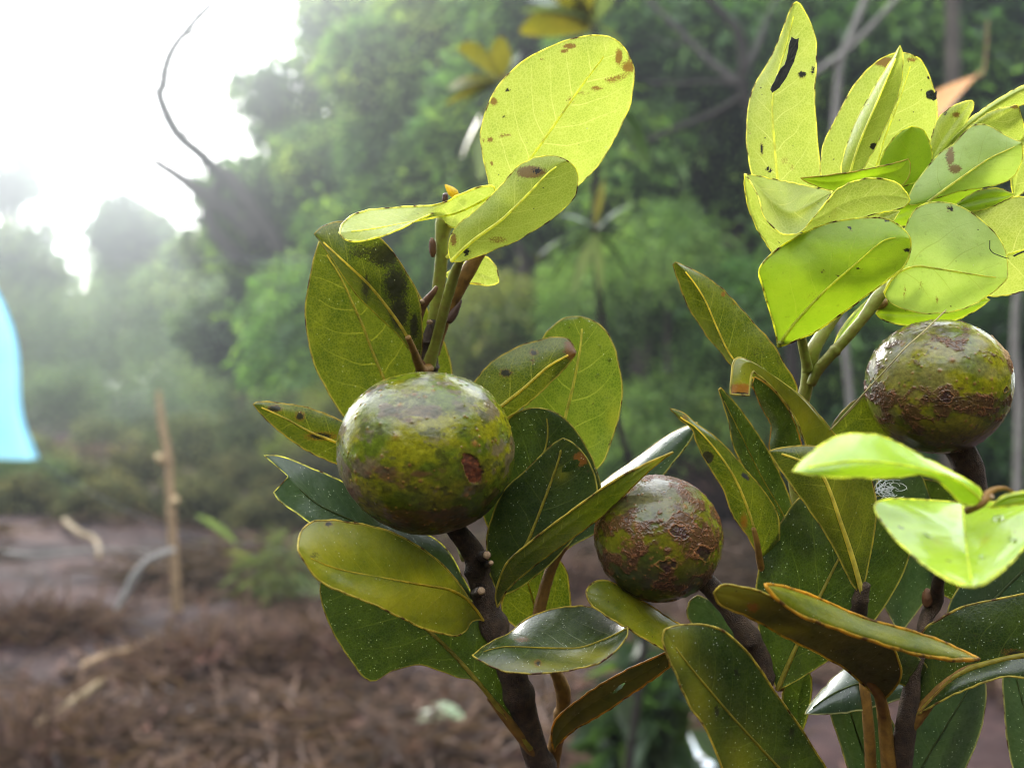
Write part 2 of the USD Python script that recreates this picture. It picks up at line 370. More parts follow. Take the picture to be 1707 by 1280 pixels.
def leaves_at(P, D, length, width, cols, rg, droop=0.25):
    """Many four-sided folded leaves: P their feet, D their directions."""
    n = len(P)
    D = D / (np.linalg.norm(D, axis=1, keepdims=True) + 1e-9)
    S = np.cross(D, rg.normal(size=(n, 3)) * 0.6 + [0, 0, 1.0])
    S /= np.linalg.norm(S, axis=1, keepdims=True) + 1e-9
    U = np.cross(S, D)
    L = (length * rg.uniform(0.6, 1.3, n))[:, None]
    W = (width * rg.uniform(0.7, 1.3, n))[:, None]
    a = P
    m = P + D * L * 0.5
    l = m + S * W * 0.5 + U * W * 0.18
    r = m - S * W * 0.5 + U * W * 0.18
    t = P + D * L - np.array([0, 0, 1.0]) * L * droop
    V = np.stack([a, l, t, r], 1).reshape(-1, 3)
    k = np.arange(n)[:, None] * 4
    F = np.vstack([k + [0, 1, 2], k + [0, 2, 3]])
    return V, F, np.repeat(cols, 4, 0)


def crown(rg, blobs, n, length, width, colA, colB, fill=0.45, down=0.0):
    """Leaves spread through a set of blobs (x, y, z, r, squash), denser near their skins."""
    B = np.array(blobs, float)
    w = B[:, 3] ** 2
    pick = rg.choice(len(B), n, p=w / w.sum())
    d = rg.normal(size=(n, 3))
    d /= np.linalg.norm(d, axis=1, keepdims=True)
    rad = np.where(rg.random(n) < fill, rg.random(n) ** 0.5, 0.80 + rg.gamma(2.0, 0.09, n))
    # lumps on the skin of each blob
    lump = 0.55 + 0.85 * meshkit.fbm(d * 3.2 + pick[:, None] * 7.3, 3, 11)
    P = B[pick, :3] + d * (rad * lump * B[pick, 3])[:, None] * np.stack([np.ones(n), np.ones(n), B[pick, 4]], 1)
    D = d + rg.normal(size=(n, 3)) * 0.8 + np.array([0, 0, -0.15 - down])
    t = np.clip(meshkit.fbm(P * 2.2, 2, 21) * 2.6 - 0.9 + rg.normal(size=n) * 0.22, 0, 1)[:, None]
    c = np.array(colA) * (1 - t) + np.array(colB) * t
    hi = (meshkit.fbm(P * 1.1 + 31.0, 2, 8) + rg.normal(size=n) * 0.07 > 0.60)[:, None]
    c = np.where(hi, c * np.array([1.7, 1.45, 1.2]), c)
    c = c * rg.uniform(0.55, 1.5, n)[:, None]
    return leaves_at(P, D, length, width, c, rg)


def limb(pts, r0, r1, n=14, sides=7):
    c = curve(np.asarray(pts, float), n)
    return tube(c, np.linspace(r0, r1, n), sides)


def tree(name, label, cat, x, y, blobs, n, length, width, cA, cB, seed, trunk_r=0.09, group=None, wood=None, limbs=True, fill=0.45, down=0.0, lean=0.0):
    rg = np.random.default_rng(seed)
    z0 = float(ground_z(np.array([x]), np.array([y]))[0]) - 0.05
    t = thing(name, label, cat, (x, y, z0), group=group)
    B = np.array(blobs, float)
    B[:, 2] -= z0
    blobs = B
    top = B[np.argmax(B[:, 2])]
    parts = [limb([(0, 0, 0), (lean * 0.3 + 0.04, 0, top[2] * 0.35), (lean * 0.7 + top[0] * 0.5, top[1] * 0.5, top[2] * 0.7), (top[0], top[1], top[2])], trunk_r, trunk_r * 0.3, 16, 9)]
    obj('trunk', join(parts), wood or WOOD, t, smooth=True)
    if limbs:
        for b in B[:8]:
            h = b[2] * rg.uniform(0.35, 0.6)
            obj('limb', limb([(lean * 0.4, 0, h), (b[0] * 0.5, b[1] * 0.5, (h + b[2]) / 2 + 0.1), (b[0], b[1], b[2])], trunk_r * 0.5, trunk_r * 0.12, 8, 6), wood or WOOD, t, smooth=True)
    V, F, C = crown(rg, blobs, n, length, width, cA, cB, fill, down)
    obj('crown', (V, F), FOL, t, pv={'col': C})
    return t


def blobs(rg, cx, cz, w, h, k, r, dy=0.8, squash=0.85):
    """k lumps spread over an ellipse w by h about (cx, cz)."""
    out = []
    for _ in range(k):
        a, q_ = rg.uniform(0, 2 * np.pi), rg.random() ** 0.5
        out.append((cx + w * q_ * math.cos(a), rg.uniform(-dy, dy), cz + h * q_ * math.sin(a), r * rg.uniform(0.7, 1.3), squash))
    return out


def X(px, y):
    return (px - 853.5) / FPX * y


def Z(py, y):
    return CAM_H + (640 - py) / FPX * y


# ---------------------------------------------------------------- woods behind, shrubs round the clearing
G1, G2 = (0.048, 0.105, 0.028), (0.125, 0.215, 0.058)      # mid green
D1, D2 = (0.018, 0.045, 0.014), (0.070, 0.130, 0.034)      # dark green
F1, F2 = (0.095, 0.165, 0.048), (0.190, 0.275, 0.080)      # light ferny green
Y1, Y2 = (0.085, 0.110, 0.025), (0.170, 0.180, 0.045)      # yellowish

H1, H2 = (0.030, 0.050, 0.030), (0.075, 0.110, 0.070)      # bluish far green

rb = np.random.default_rng(31)


def bush(name, label, cat, px, y, top_py, wpx, cA, cB, seed, n=5200, length=0.10, width=0.04, lumps=9, group=None, down=0.0, trunk=0.04):
    """A rounded bush whose top reaches a row of the photograph and whose width covers WPX pixels, Y metres away."""
    rg = np.random.default_rng(seed)
    h = Z(top_py, y)
    w = wpx / FPX * y / 2
    r = min(w * 0.55, h * 0.38)
    bl = []
    for k in range(lumps):
        q_ = rg.uniform(-1, 1)
        zz = rg.uniform(r * 0.5, max(h - r, r * 0.6)) if k else h - r
        bl.append((q_ * (w - r * 0.6) if k else 0.0, rg.uniform(-w * 0.5, w * 0.5), zz, r * rg.uniform(0.75, 1.15), 0.9))
    return tree(name, label, cat, X(px, y), y, bl, n, length, width, cA, cB, seed, trunk_r=trunk, group=group, down=down)


def tall(name, label, px, y, top_py, bot_py, wpx, cA, cB, seed, n=16000, length=0.16, width=0.07, lumps=20, trunk=0.10, lean=0.0, group=None):
    """A tree with a crown between two rows of the photograph."""
    rg = np.random.default_rng(seed)
    zt, zb = Z(top_py, y), Z(bot_py, y)
    w = wpx / FPX * y / 2
    r = min(w, (zt - zb) / 2) * 0.42
    bl = [(0.0, 0.0, zt - r, r, 0.9)]
    for k in range(lumps):
        a, q_ = rg.uniform(0, 2 * np.pi), rg.random() ** 0.5
        bl.append((q_ * math.cos(a) * (w - r * 0.5), rg.uniform(-1, 1) * w * 0.5, (zt + zb) / 2 + q_ * math.sin(a) * ((zt - zb) / 2 - r * 0.6), r * rg.uniform(0.7, 1.25), 0.9))
    return tree(name, label, 'tree', X(px, y), y, bl, n, length, width, cA, cB, seed, trunk_r=trunk, lean=lean, group=group)


# far side of the clearing on the left, half lost in the mist
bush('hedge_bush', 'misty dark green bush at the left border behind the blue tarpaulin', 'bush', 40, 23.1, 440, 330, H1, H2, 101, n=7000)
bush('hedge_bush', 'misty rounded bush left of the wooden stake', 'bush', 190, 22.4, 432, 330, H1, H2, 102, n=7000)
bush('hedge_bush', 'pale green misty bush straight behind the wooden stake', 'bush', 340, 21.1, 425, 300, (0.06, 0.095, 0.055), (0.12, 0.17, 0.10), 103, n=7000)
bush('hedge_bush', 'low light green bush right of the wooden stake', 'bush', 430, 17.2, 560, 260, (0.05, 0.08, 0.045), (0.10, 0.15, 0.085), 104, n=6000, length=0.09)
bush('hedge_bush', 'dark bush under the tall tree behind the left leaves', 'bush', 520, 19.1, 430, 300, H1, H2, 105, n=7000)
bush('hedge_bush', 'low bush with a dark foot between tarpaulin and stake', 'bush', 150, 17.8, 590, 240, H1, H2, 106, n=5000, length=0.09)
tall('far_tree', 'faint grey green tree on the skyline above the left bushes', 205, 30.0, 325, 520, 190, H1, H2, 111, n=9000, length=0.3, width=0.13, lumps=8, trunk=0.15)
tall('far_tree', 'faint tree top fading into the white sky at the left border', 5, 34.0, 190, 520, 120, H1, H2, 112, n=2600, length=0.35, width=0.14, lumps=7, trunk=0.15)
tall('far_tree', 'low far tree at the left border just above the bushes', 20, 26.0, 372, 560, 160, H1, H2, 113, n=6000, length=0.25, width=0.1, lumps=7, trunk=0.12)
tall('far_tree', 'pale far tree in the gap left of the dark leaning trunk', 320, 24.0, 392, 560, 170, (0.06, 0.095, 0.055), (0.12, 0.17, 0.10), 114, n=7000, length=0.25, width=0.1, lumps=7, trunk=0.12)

bush('hedge_bush', 'misty bush between the two left hand bushes, farther back', 'bush', 265, 25.0, 470, 300, H1, H2, 107, n=7000)
# the tall trees left of the middle, bare limbs reaching into the sky
t = tall('tall_tree', 'tall tree against the white sky with bare limbs bending left', 480, 15.0, 100, 520, 270, D1, G2, 121, n=17000, lumps=15, trunk=0.2)
y_ = 14.4
tz = lambda px, py, dy=0.0: np.array([X(px, y_ + dy) - X(480, 15.0), y_ + dy - 15.0, Z(py, y_ + dy) - (float(ground_z(np.array([X(480, 15.0)]), np.array([15.0]))[0]) - 0.05)])
obj('bare_limb', limb([tz(470, 420), tz(420, 345), tz(372, 290), tz(335, 258, -1), tz(300, 228, -2), tz(280, 195, -3), tz(266, 160, -4), tz(272, 140, -4.5), tz(280, 100, -5.2), tz(300, 65, -6), tz(328, 32, -6.5), tz(352, 8, -7)], 0.12, 0.035, 40, 8), DARKWOOD, t, smooth=True, label='bare curved limb reaching up into the sky')
obj('bare_limb', limb([tz(430, 400), tz(380, 350), tz(340, 325), tz(300, 296), tz(256, 268)], 0.15, 0.08, 20, 8), DARKWOOD, t, smooth=True, label='broken bare limb below the curved one')
obj('bare_limb', limb([tz(400, 430), tz(350, 350), tz(365, 300), tz(372, 285)], 0.11, 0.08, 16, 8), DARKWOOD, t, smooth=True)
for pts, r0 in (([tz(266, 160, -4), tz(255, 150, -4), tz(246, 152, -4.1)], 0.03), ([tz(280, 195, -3), tz(268, 200, -3), tz(258, 196, -3)], 0.025), ([tz(300, 65, -6), tz(318, 60, -6), tz(330, 48, -6.1)], 0.018), ([tz(328, 32, -6.5), tz(322, 18, -6.6), tz(325, 6, -6.7)], 0.015), ([tz(300, 228, -2), tz(318, 214, -2), tz(322, 196, -2.2)], 0.03)):
    obj('bare_twig', limb(pts, r0, r0 * 0.4, 10, 6), DARKWOOD, t, smooth=True)
tall('tall_tree', 'bright green tall tree right of the bare limbs', 585, 14.5, -40, 400, 260, G1, F2, 122, n=17000, lumps=15, trunk=0.15)
tall('tall_tree', 'tall tree with light leaves behind the top left lime leaf', 700, 11.0, -160, 380, 300, G1, F2, 123, n=18000, lumps=16, trunk=0.15)
tall('tall_tree', 'shaded lower tree behind the left shoot', 640, 11.0, 300, 760, 280, D1, G2, 124, n=14000, trunk=0.08)
tall('forest_tree', 'dark green forest tree behind the top left lime leaf', 870, 9.0, -200, 420, 330, G1, G2, 125, n=19000)
tall('forest_tree', 'forest tree filling the gap between the two lime bunches', 1060, 8.2, -220, 420, 340, G1, G2, 126, n=20000)
tall('forest_tree', 'deep green forest tree left of the tallest lime leaf', 1230, 8.6, -220, 420, 340, G1, G2, 127, n=20000)
tall('forest_tree', 'dark forest tree behind the lime bunch', 1420, 8.0, -240, 450, 360, G1, G2, 128, n=20000)
tall('forest_tree', 'dark forest tree at the upper right border', 1610, 7.8, -240, 480, 380, D1, D2, 129, n=20000)
tall('forest_tree', 'forest tree partly cut by the right border', 1800, 7.8, -240, 640, 360, D1, G2, 130, n=18000)
for k, (px, top) in enumerate(((760, -260), (980, -300), (1180, -330), (1390, -300), (1640, -320))):
    tall('rear_tree', ['rear forest tree between the first two trunks, nearly hidden', 'rear forest tree behind the gap between the lime bunches', 'rear forest tree above the bare dark branches', 'rear forest tree behind the grey forked stem', 'rear forest tree behind the slim grey trunk'][k],
         px, 11.5 + 0.3 * k, top, 560, 430, D1, G1, 140 + k, n=15000, length=0.18, width=0.08, trunk=0.14)
tall('tall_tree', 'dark leaning tree under the bare limbs', 400, 16.5, 275, 620, 200, H1, H2, 131, n=11000, lumps=16, trunk=0.08)
# lower storey on the right
bush('understorey_bush', 'light ferny bush between the two left fruits and the folded leaf', 'bush', 1110, 6.9, 340, 300, F1, F2, 151, n=8000, length=0.10, width=0.022, down=0.5)
bush('understorey_bush', 'feathery green bush left of the folded pointed leaf', 'bush', 960, 7.3, 400, 280, F1, F2, 152, n=8000, length=0.10, width=0.022, down=0.5)
bush('understorey_bush', 'yellowish bush right above the largest fruit', 'bush', 810, 7.8, 440, 260, Y1, Y2, 153, n=6500, length=0.09)
bush('understorey_bush', 'shaded bush behind the right shoot', 'bush', 1300, 6.8, 400, 320, G1, G2, 154, n=7000)
bush('understorey_bush', 'shaded bush behind the right hand fruit', 'bush', 1500, 6.6, 440, 300, D1, G1, 155, n=7000)
bush('understorey_bush', 'dark bush at the right border behind the fruit', 'bush', 1690, 6.4, 440, 300, D1, G1, 156, n=7000)
bush('understorey_bush', 'green bush behind the largest fruit', 'bush', 690, 10.0, 560, 260, G1, Y2, 157, n=6000, length=0.09)
bush('low_plant', 'low pale weed patch behind the left tip of the sooty leaf', 'weeds', 545, 8.4, 640, 150, Y1, Y2, 158, n=2600, length=0.09, width=0.02, lumps=6, trunk=0.01)
bush('low_plant', 'low green weed at the foot of the left bushes', 'weeds', 70, 7.8, 762, 200, H1, H2, 159, n=2400, length=0.08, width=0.018, lumps=6, trunk=0.01)
bush('low_plant', 'small green plant on the ground left of the yellowing leaf', 'weeds', 480, 4.6, 895, 120, (0.030, 0.045, 0.022), (0.075, 0.088, 0.048), 160, n=120, length=0.14, width=0.02, lumps=5, trunk=0.008)
bush('low_plant', 'dark leafy plant on the ground under the narrow brownish leaf', 'weeds', 1080, 2.2, 1050, 200, (0.008, 0.018, 0.008), (0.022, 0.04, 0.016), 161, n=170, length=0.11, width=0.06, lumps=6, trunk=0.006)
bush('low_plant', 'small plant on the ground left of the big olive leaf', 'weeds', 1010, 2.6, 1180, 60, G1, G2, 162, n=60, length=0.06, width=0.03, lumps=3, trunk=0.004)

for k, (px, y, top, w_) in enumerate(((470, 9.5, 655, 200), (590, 8.6, 640, 160), (330, 10.5, 690, 180), (700, 8.4, 600, 180), (880, 7.6, 640, 200), (30, 10.0, 720, 220), (150, 13.0, 700, 260), (300, 14.0, 690, 260), (430, 13.5, 685, 240), (20, 14.0, 695, 240), (570, 12.5, 680, 220))):
    bush('dry_weeds', ['dry pale weeds left of the pointed leaf', 'dry weeds behind the grey bitten leaf', 'brownish weeds behind the wooden stake', 'yellowish weeds hidden behind the largest fruit', 'dry weeds behind the darkest leaf', 'low weeds below the blue tarpaulin', 'strip of weeds behind the curved pale stick', 'strip of weeds far behind the wooden stake', 'strip of weeds far behind the lone green blade', 'strip of weeds far back at the left border', 'strip of weeds far behind the grey bitten leaf'][k],
         'weeds', px, y, top, w_, (0.050, 0.062, 0.042), (0.105, 0.115, 0.078), 180 + k, n=2600, length=0.16, width=0.014, lumps=7, trunk=0.006)

for k, (px, y, top, w_) in enumerate(((120, 8.2, 770, 150), (235, 9.0, 752, 150), (385, 8.6, 758, 160), (510, 8.0, 748, 150), (330, 7.0, 800, 120), (180, 7.2, 808, 130), (30, 7.4, 800, 140), (450, 6.6, 820, 120))):
    bush('low_scrub', ['low brown scrub above the curved pale stick', 'low brown scrub left of the stake', 'low brown scrub right of the stake', 'low brown scrub left of the grey bitten leaf', 'small dry tuft just behind the stake', 'small dry tuft left of the stake behind the thin grey stick', 'small dry tuft at the left border under the tarpaulin', 'small dry tuft behind the lone green blade'][k],
         'scrub', px, y, top, w_, (0.030, 0.036, 0.026), (0.080, 0.078, 0.055), 220 + k, n=1500, length=0.15, width=0.013, lumps=7, trunk=0.006)

# dark many branched bare tree in the middle distance
y_ = 4.2
g0 = lambda px, y: float(ground_z(np.array([X(px, y)]), np.array([y]))[0])
t = thing('bare_branched_tree', 'dark thin tree with spreading crooked bare branches', 'tree', (X(1240, y_), y_, g0(1240, y_) - 0.05))
w = lambda px, py, dy=0.0: np.array([X(px, y_ + dy) - X(1240, y_), dy, Z(py, y_ + dy) - g0(1240, y_) + 0.05])
obj('trunk', limb([(0.25, 0.1, 0), w(1330, 700), w(1300, 400), w(1262, 230), w(1237, 140), w(1240, 90), w(1225, 45), w(1185, 5), w(1150, -40)], 0.034, 0.016, 40, 8), DARKWOOD, t, smooth=True)
for pts, r0 in (([(1237, 145), (1205, 120), (1175, 95), (1140, 60), (1105, 25), (1080, 0)], 0.019), ([(1237, 142), (1190, 138), (1130, 140), (1080, 138)], 0.014),
                ([(1240, 160), (1210, 180), (1170, 200), (1120, 218), (1080, 236), (1050, 250)], 0.019), ([(1240, 120), (1262, 80), (1275, 40), (1300, -10)], 0.016),
                ([(1150, 70), (1120, 75), (1085, 60)], 0.006), ([(1190, 190), (1170, 240), (1160, 300)], 0.006)):
    obj('branch', limb([w(a, b_, 0.1 * k) for k, (a, b_) in enumerate(pts)], r0, r0 * 0.5, 18, 7), DARKWOOD, t, smooth=True)

y_ = 3.4
t = thing('forked_dead_stem', 'pale grey dead stem forking behind the lime bunch', 'dead stem', (X(1400, y_), y_, g0(1400, y_) - 0.05))
w = lambda px, py, dy=0.0: np.array([X(px, y_ + dy) - X(1400, y_), dy, Z(py, y_ + dy) - g0(1400, y_) + 0.05])
obj('stem', limb([(0.1, 0.05, 0), w(1420, 700), w(1385, 330), w(1393, 190), (w(1404, 92)), w(1424, 45), w(1446, -10), w(1460, -60)], 0.012, 0.012, 40, 8), GREYWOOD, t, smooth=True)
obj('branch', limb([w(1404, 92), w(1440, 58), w(1480, 15), w(1520, -30)], 0.012, 0.008, 14, 7), GREYWOOD, t, smooth=True)
obj('branch', limb([w(1404, 92), w(1365, 118), w(1325, 148), w(1290, 172)], 0.014, 0.009, 14, 7), GREYWOOD, t, smooth=True)

y_ = 6.0
t = thing('slim_tree', 'slim grey brown trunk rising behind the lime bunch', 'tree', (X(1590, y_), y_, g0(1590, y_) - 0.05))
w = lambda px, py, dy=0.0: np.array([X(px, y_ + dy) - X(1590, y_), dy, Z(py, y_ + dy) - g0(1590, y_) + 0.05])
obj('trunk', limb([w(1580, 1010), w(1583, 500), w(1588, 150), w(1586, -60), w(1580, -250)], 0.055, 0.04, 24, 9), WOOD, t, smooth=True)
obj('crown', crown(np.random.default_rng(5), [(0.1, 0, w(1580, -180)[2], 0.5, .8), (-0.4, 0.1, w(1580, -140)[2], 0.4, .8)], 900, 0.12, 0.05, D1, G2)[:2], simple('slim_crown', (0.05, 0.085, 0.02), 0.45, 0.4, 4.0), t)
y_ = 2.6
t = thing('thin_pole_stem', 'thin pale upright stem at the right border below the fruit', 'stem', (X(1694, y_), y_, g0(1694, y_) - 0.05))
obj('stem', limb([(0.03, 0, 0), (0.0, 0, 0.5), (0.008, 0, Z(640, y_)), (-0.004, 0, Z(540, y_)), (0.03, 0, Z(330, y_))], 0.014, 0.009, 30, 8), GREYWOOD, t, smooth=True)

# whorled broad leaf sapling behind the top left lime leaf
def long_leaf(a, tip, width, sag, rg, fold=0.25):
    a, tip = np.asarray(a, float), np.asarray(tip, float)
    n = 9
    s = np.linspace(0, 1, n)
    d = tip - a
    L = np.linalg.norm(d)
    c = a + d * s[:, None] + np.array([0, 0, 1.0]) * (sag * L * 4 * s * (1 - s))[:, None]
    side = np.cross(d / L, [0, 0, 1.0] if abs(d[2]) < 0.9 * L else [0, 1.0, 0])
    side /= np.linalg.norm(side)
    side = side + rg.normal(size=3) * 0.35
    up = np.cross(side, d / L)
    wv = width * np.sin(np.pi * np.clip(s * 0.9 + 0.06, 0, 1)) ** 0.8
    V = np.stack([c - side * wv[:, None] / 2 + up * wv[:, None] * fold * 0.5, c, c + side * wv[:, None] / 2 + up * wv[:, None] * fold * 0.5], 1).reshape(-1, 3)
    i, j = np.meshgrid(np.arange(n - 1), np.arange(2), indexing='ij')
    F = np.stack([i * 3 + j, (i + 1) * 3 + j, (i + 1) * 3 + j + 1, i * 3 + j + 1], -1).reshape(-1, 4)
    return V, F


def plain_leaf(name, a, b_, tw, rough=0.4):
    return usdkit.material(stage, '/World/Looks/' + name, {
        'tc': ('texture_coordinate', {}), 'n': ('noise_texture', {'scale': 25.0, 'detail': 3.0}), 'r': ('rgb_ramp', {'ramp': [(0.3, a), (0.7, b_)]}),
        't': ('mix', {'mix_type': 'multiply', 'fac': 1.0, 'color2': (1.6, 1.6, 0.6)}),
        'p': ('principled_bsdf', {'roughness': rough, 'specular_ior_level': 0.5}), 'tl': ('translucent_bsdf', {}), 'mx': ('mix_closure', {'fac': tw})},
        [('tc.object', 'n.vector'), ('n.fac', 'r.fac'), ('r.color', 'p.base_color'), ('r.color', 't.color1'), ('t.color', 'tl.color'), ('p.BSDF', 'mx.closure1'), ('tl.BSDF', 'mx.closure2')], surface='mx.closure')


SAP_Y = plain_leaf('sapling_yellow', (0.10, 0.098, 0.012), (0.15, 0.132, 0.016), 0.34)
SAP_G = plain_leaf('sapling_green', (0.025, 0.05, 0.022), (0.045, 0.075, 0.032), 0.25, 0.3)
SAP_P = plain_leaf('sapling_pale', (0.08, 0.115, 0.07), (0.13, 0.165, 0.10), 0.3, 0.6)
rs = np.random.default_rng(77)
y_ = 1.75
X0 = X(960, y_)
t = thing('whorled_sapling', 'thin sapling with whorls of yellowish and drooping grey green leaves', 'sapling', (X0, y_, g0(960, y_) - 0.03))
w = lambda px, py, dy=0.0: np.array([X(px, y_ + dy) - X0, dy, Z(py, y_ + dy) - g0(960, y_) + 0.03])
obj('stem', limb([(0.05, 0.1, 0), w(1080, 900, .1), w(1010, 600, .08), w(992, 390, .05), w(990, 300, .05), w(1010, 150, .08), w(990, 40, .05), w(980, -60, .05)], 0.009, 0.005, 40, 7), DARKWOOD, t, smooth=True)
obj('branch', limb([w(1000, 250, .06), w(930, 200, .03), w(870, 150, 0), w(835, 128, 0)], 0.005, 0.0035, 16, 6), TWIG, t, smooth=True)
for (a, tip, wd, mat) in (((830, 130), (762, 82), 34, SAP_Y), ((832, 128), (838, 62), 34, SAP_Y), ((830, 135), (748, 150), 40, SAP_Y), ((828, 140), (742, 175), 30, SAP_Y), ((828, 138), (745, 148), 26, SAP_P),
                          ((826, 142), (748, 200), 26, SAP_P), ((835, 150), (770, 262), 40, SAP_Y), ((838, 150), (800, 300), 30, SAP_P), ((838, 135), (868, 90), 22, SAP_P),
                          ((985, 45), (868, 55), 46, SAP_Y), ((985, 40), (960, -10), 60, SAP_Y), ((985, 30), (905, -20), 44, SAP_Y), ((990, 40), (868, 20), 40, SAP_P), ((992, 40), (1040, 80), 40, SAP_P), ((992, 35), (1020, -10), 30, SAP_P), ((985, 30), (880, 0), 30, SAP_G),
                          ((990, 385), (918, 470), 22, SAP_G), ((992, 390), (955, 490), 18, SAP_P), ((995, 390), (1002, 485), 18, SAP_P), ((998, 388), (1090, 425), 24, SAP_G), ((998, 380), (1060, 340), 24, SAP_G), ((992, 375), (1005, 300), 26, SAP_Y), ((988, 378), (930, 360), 24, SAP_G), ((996, 388), (1050, 470), 20, SAP_G), ((988, 385), (900, 425), 22, SAP_G),
                          ((1012, 160), (1080, 280), 34, SAP_G), ((1012, 170), (1060, 230), 30, SAP_P), ((1010, 150), (1085, 150), 26, SAP_G)):
    d = w(tip[0], tip[1], rs.uniform(-0.03, 0.03)) - w(*a)
    obj('leaf', long_leaf(w(*a), w(*a) + d, wd / FPX * y_, 0.06, rs), mat, t, smooth=True)
obj('leaf', long_leaf(w(1572, 190) * [1, 1, 1], w(1618, 120), 52 / FPX * y_, 0.0, rs), plain_leaf('withered', (0.45, 0.20, 0.02), (0.55, 0.32, 0.05), 0.5), t, smooth=True, label='orange withered leaf') if False else None
y_ = 1.6
o = thing('withered_leaf', 'orange withered leaf hanging blurred behind the lime bunch', 'leaf', (X(1595, y_), y_, Z(150, y_)))
ol = plain_leaf('withered', (0.48, 0.16, 0.010), (0.56, 0.25, 0.02), 0.5)
obj('blade', long_leaf((-0.035, 0, -0.05), (0.03, 0.0, 0.022), 0.055, 0.08, np.random.default_rng(3)), ol, o, smooth=True)
obj('leaf_stalk', limb([(0.028, 0, 0.02), (0.05, 0.01, 0.04), (0.06, 0.02, 0.12)], 0.0015, 0.0012, 8, 5), TWIG, o, smooth=True)

# the same woods go on round the clearing, beside and behind the camera
def ring_wood():
    V, F, C, n = [], [], [], 0
    rg = np.random.default_rng(404)
    for k in range(45):
        a = math.radians(62 + (k % 15) * 15.5 + rg.uniform(-5, 5))
        if k % 15 > 14: continue
        R = (7.5, 9.0, 11.0)[k // 15] * rg.uniform(0.9, 1.15)
        cx, cy, hgt = R * math.sin(a), R * math.cos(a), rg.uniform(5.0, 7.0)
        bl = [(cx + rg.uniform(-2, 2), cy + rg.uniform(-2, 2), rg.uniform(0.8, hgt), rg.uniform(0.8, 1.3), .9) for _ in range(11)]
        v, f, c = crown(rg, bl, 3200, 0.26, 0.14, D1, D2)
        V.append(v); F.append(f + n); C.append(c); n += len(v)
    tag(obj('surrounding_woods', (np.vstack(V), np.vstack(F)), FOL, pv={'col': np.vstack(C)}), 'woods going on round the clearing behind the camera', 'woods', kind='stuff')
ring_wood()
for k, (px, y, top, w_) in enumerate(((600, 11.5, 330, 330), (800, 10.5, 300, 330), (1000, 10.9, 300, 330), (1180, 10.5, 300, 330), (1400, 10.3, 320, 360), (1620, 9.9, 340, 380), (1800, 9.5, 340, 380), (1090, 12.2, 330, 420))):
    bush('thicket', ['shaded thicket under the tall trees left of the middle', 'thicket behind the yellowish bush', 'thicket behind the ferny bushes', 'thicket behind the folded pointed leaf', 'thicket behind the middle of the right group', 'thicket behind the right hand fruit', 'thicket cut by the right border', 'rearmost thicket between the ferny bush and the folded pointed leaf'][k], 'bush', px, y, top, w_, G1, G2, 170 + k, n=9000, length=0.17, width=0.07)

def far_woods():
    rg = np.random.default_rng(55)
    bl = [(X(px, 42.0), 42.0 + rg.uniform(-2, 2), rg.uniform(1.2, Z(470, 42.0)), rg.uniform(1.4, 2.4), .9) for px in np.concatenate([np.linspace(-250, 700, 60), np.linspace(-3200, -250, 110)])]
    V, F, C = crown(rg, bl, 36000, 0.8, 0.5, D1, G2)
    tag(obj('distant_woods', (V, F), FOL, pv={'col': C}), 'distant woods behind the misty bushes', 'woods', kind='stuff')
far_woods()


# ---------------------------------------------------------------- the fruiting shrub in front of the camera
shrub = thing('fruiting_shrub', 'leathery leaved shrub with three round warty green fruits and lime young leaves', 'shrub')
leaf_no = [0]
DROPS = []


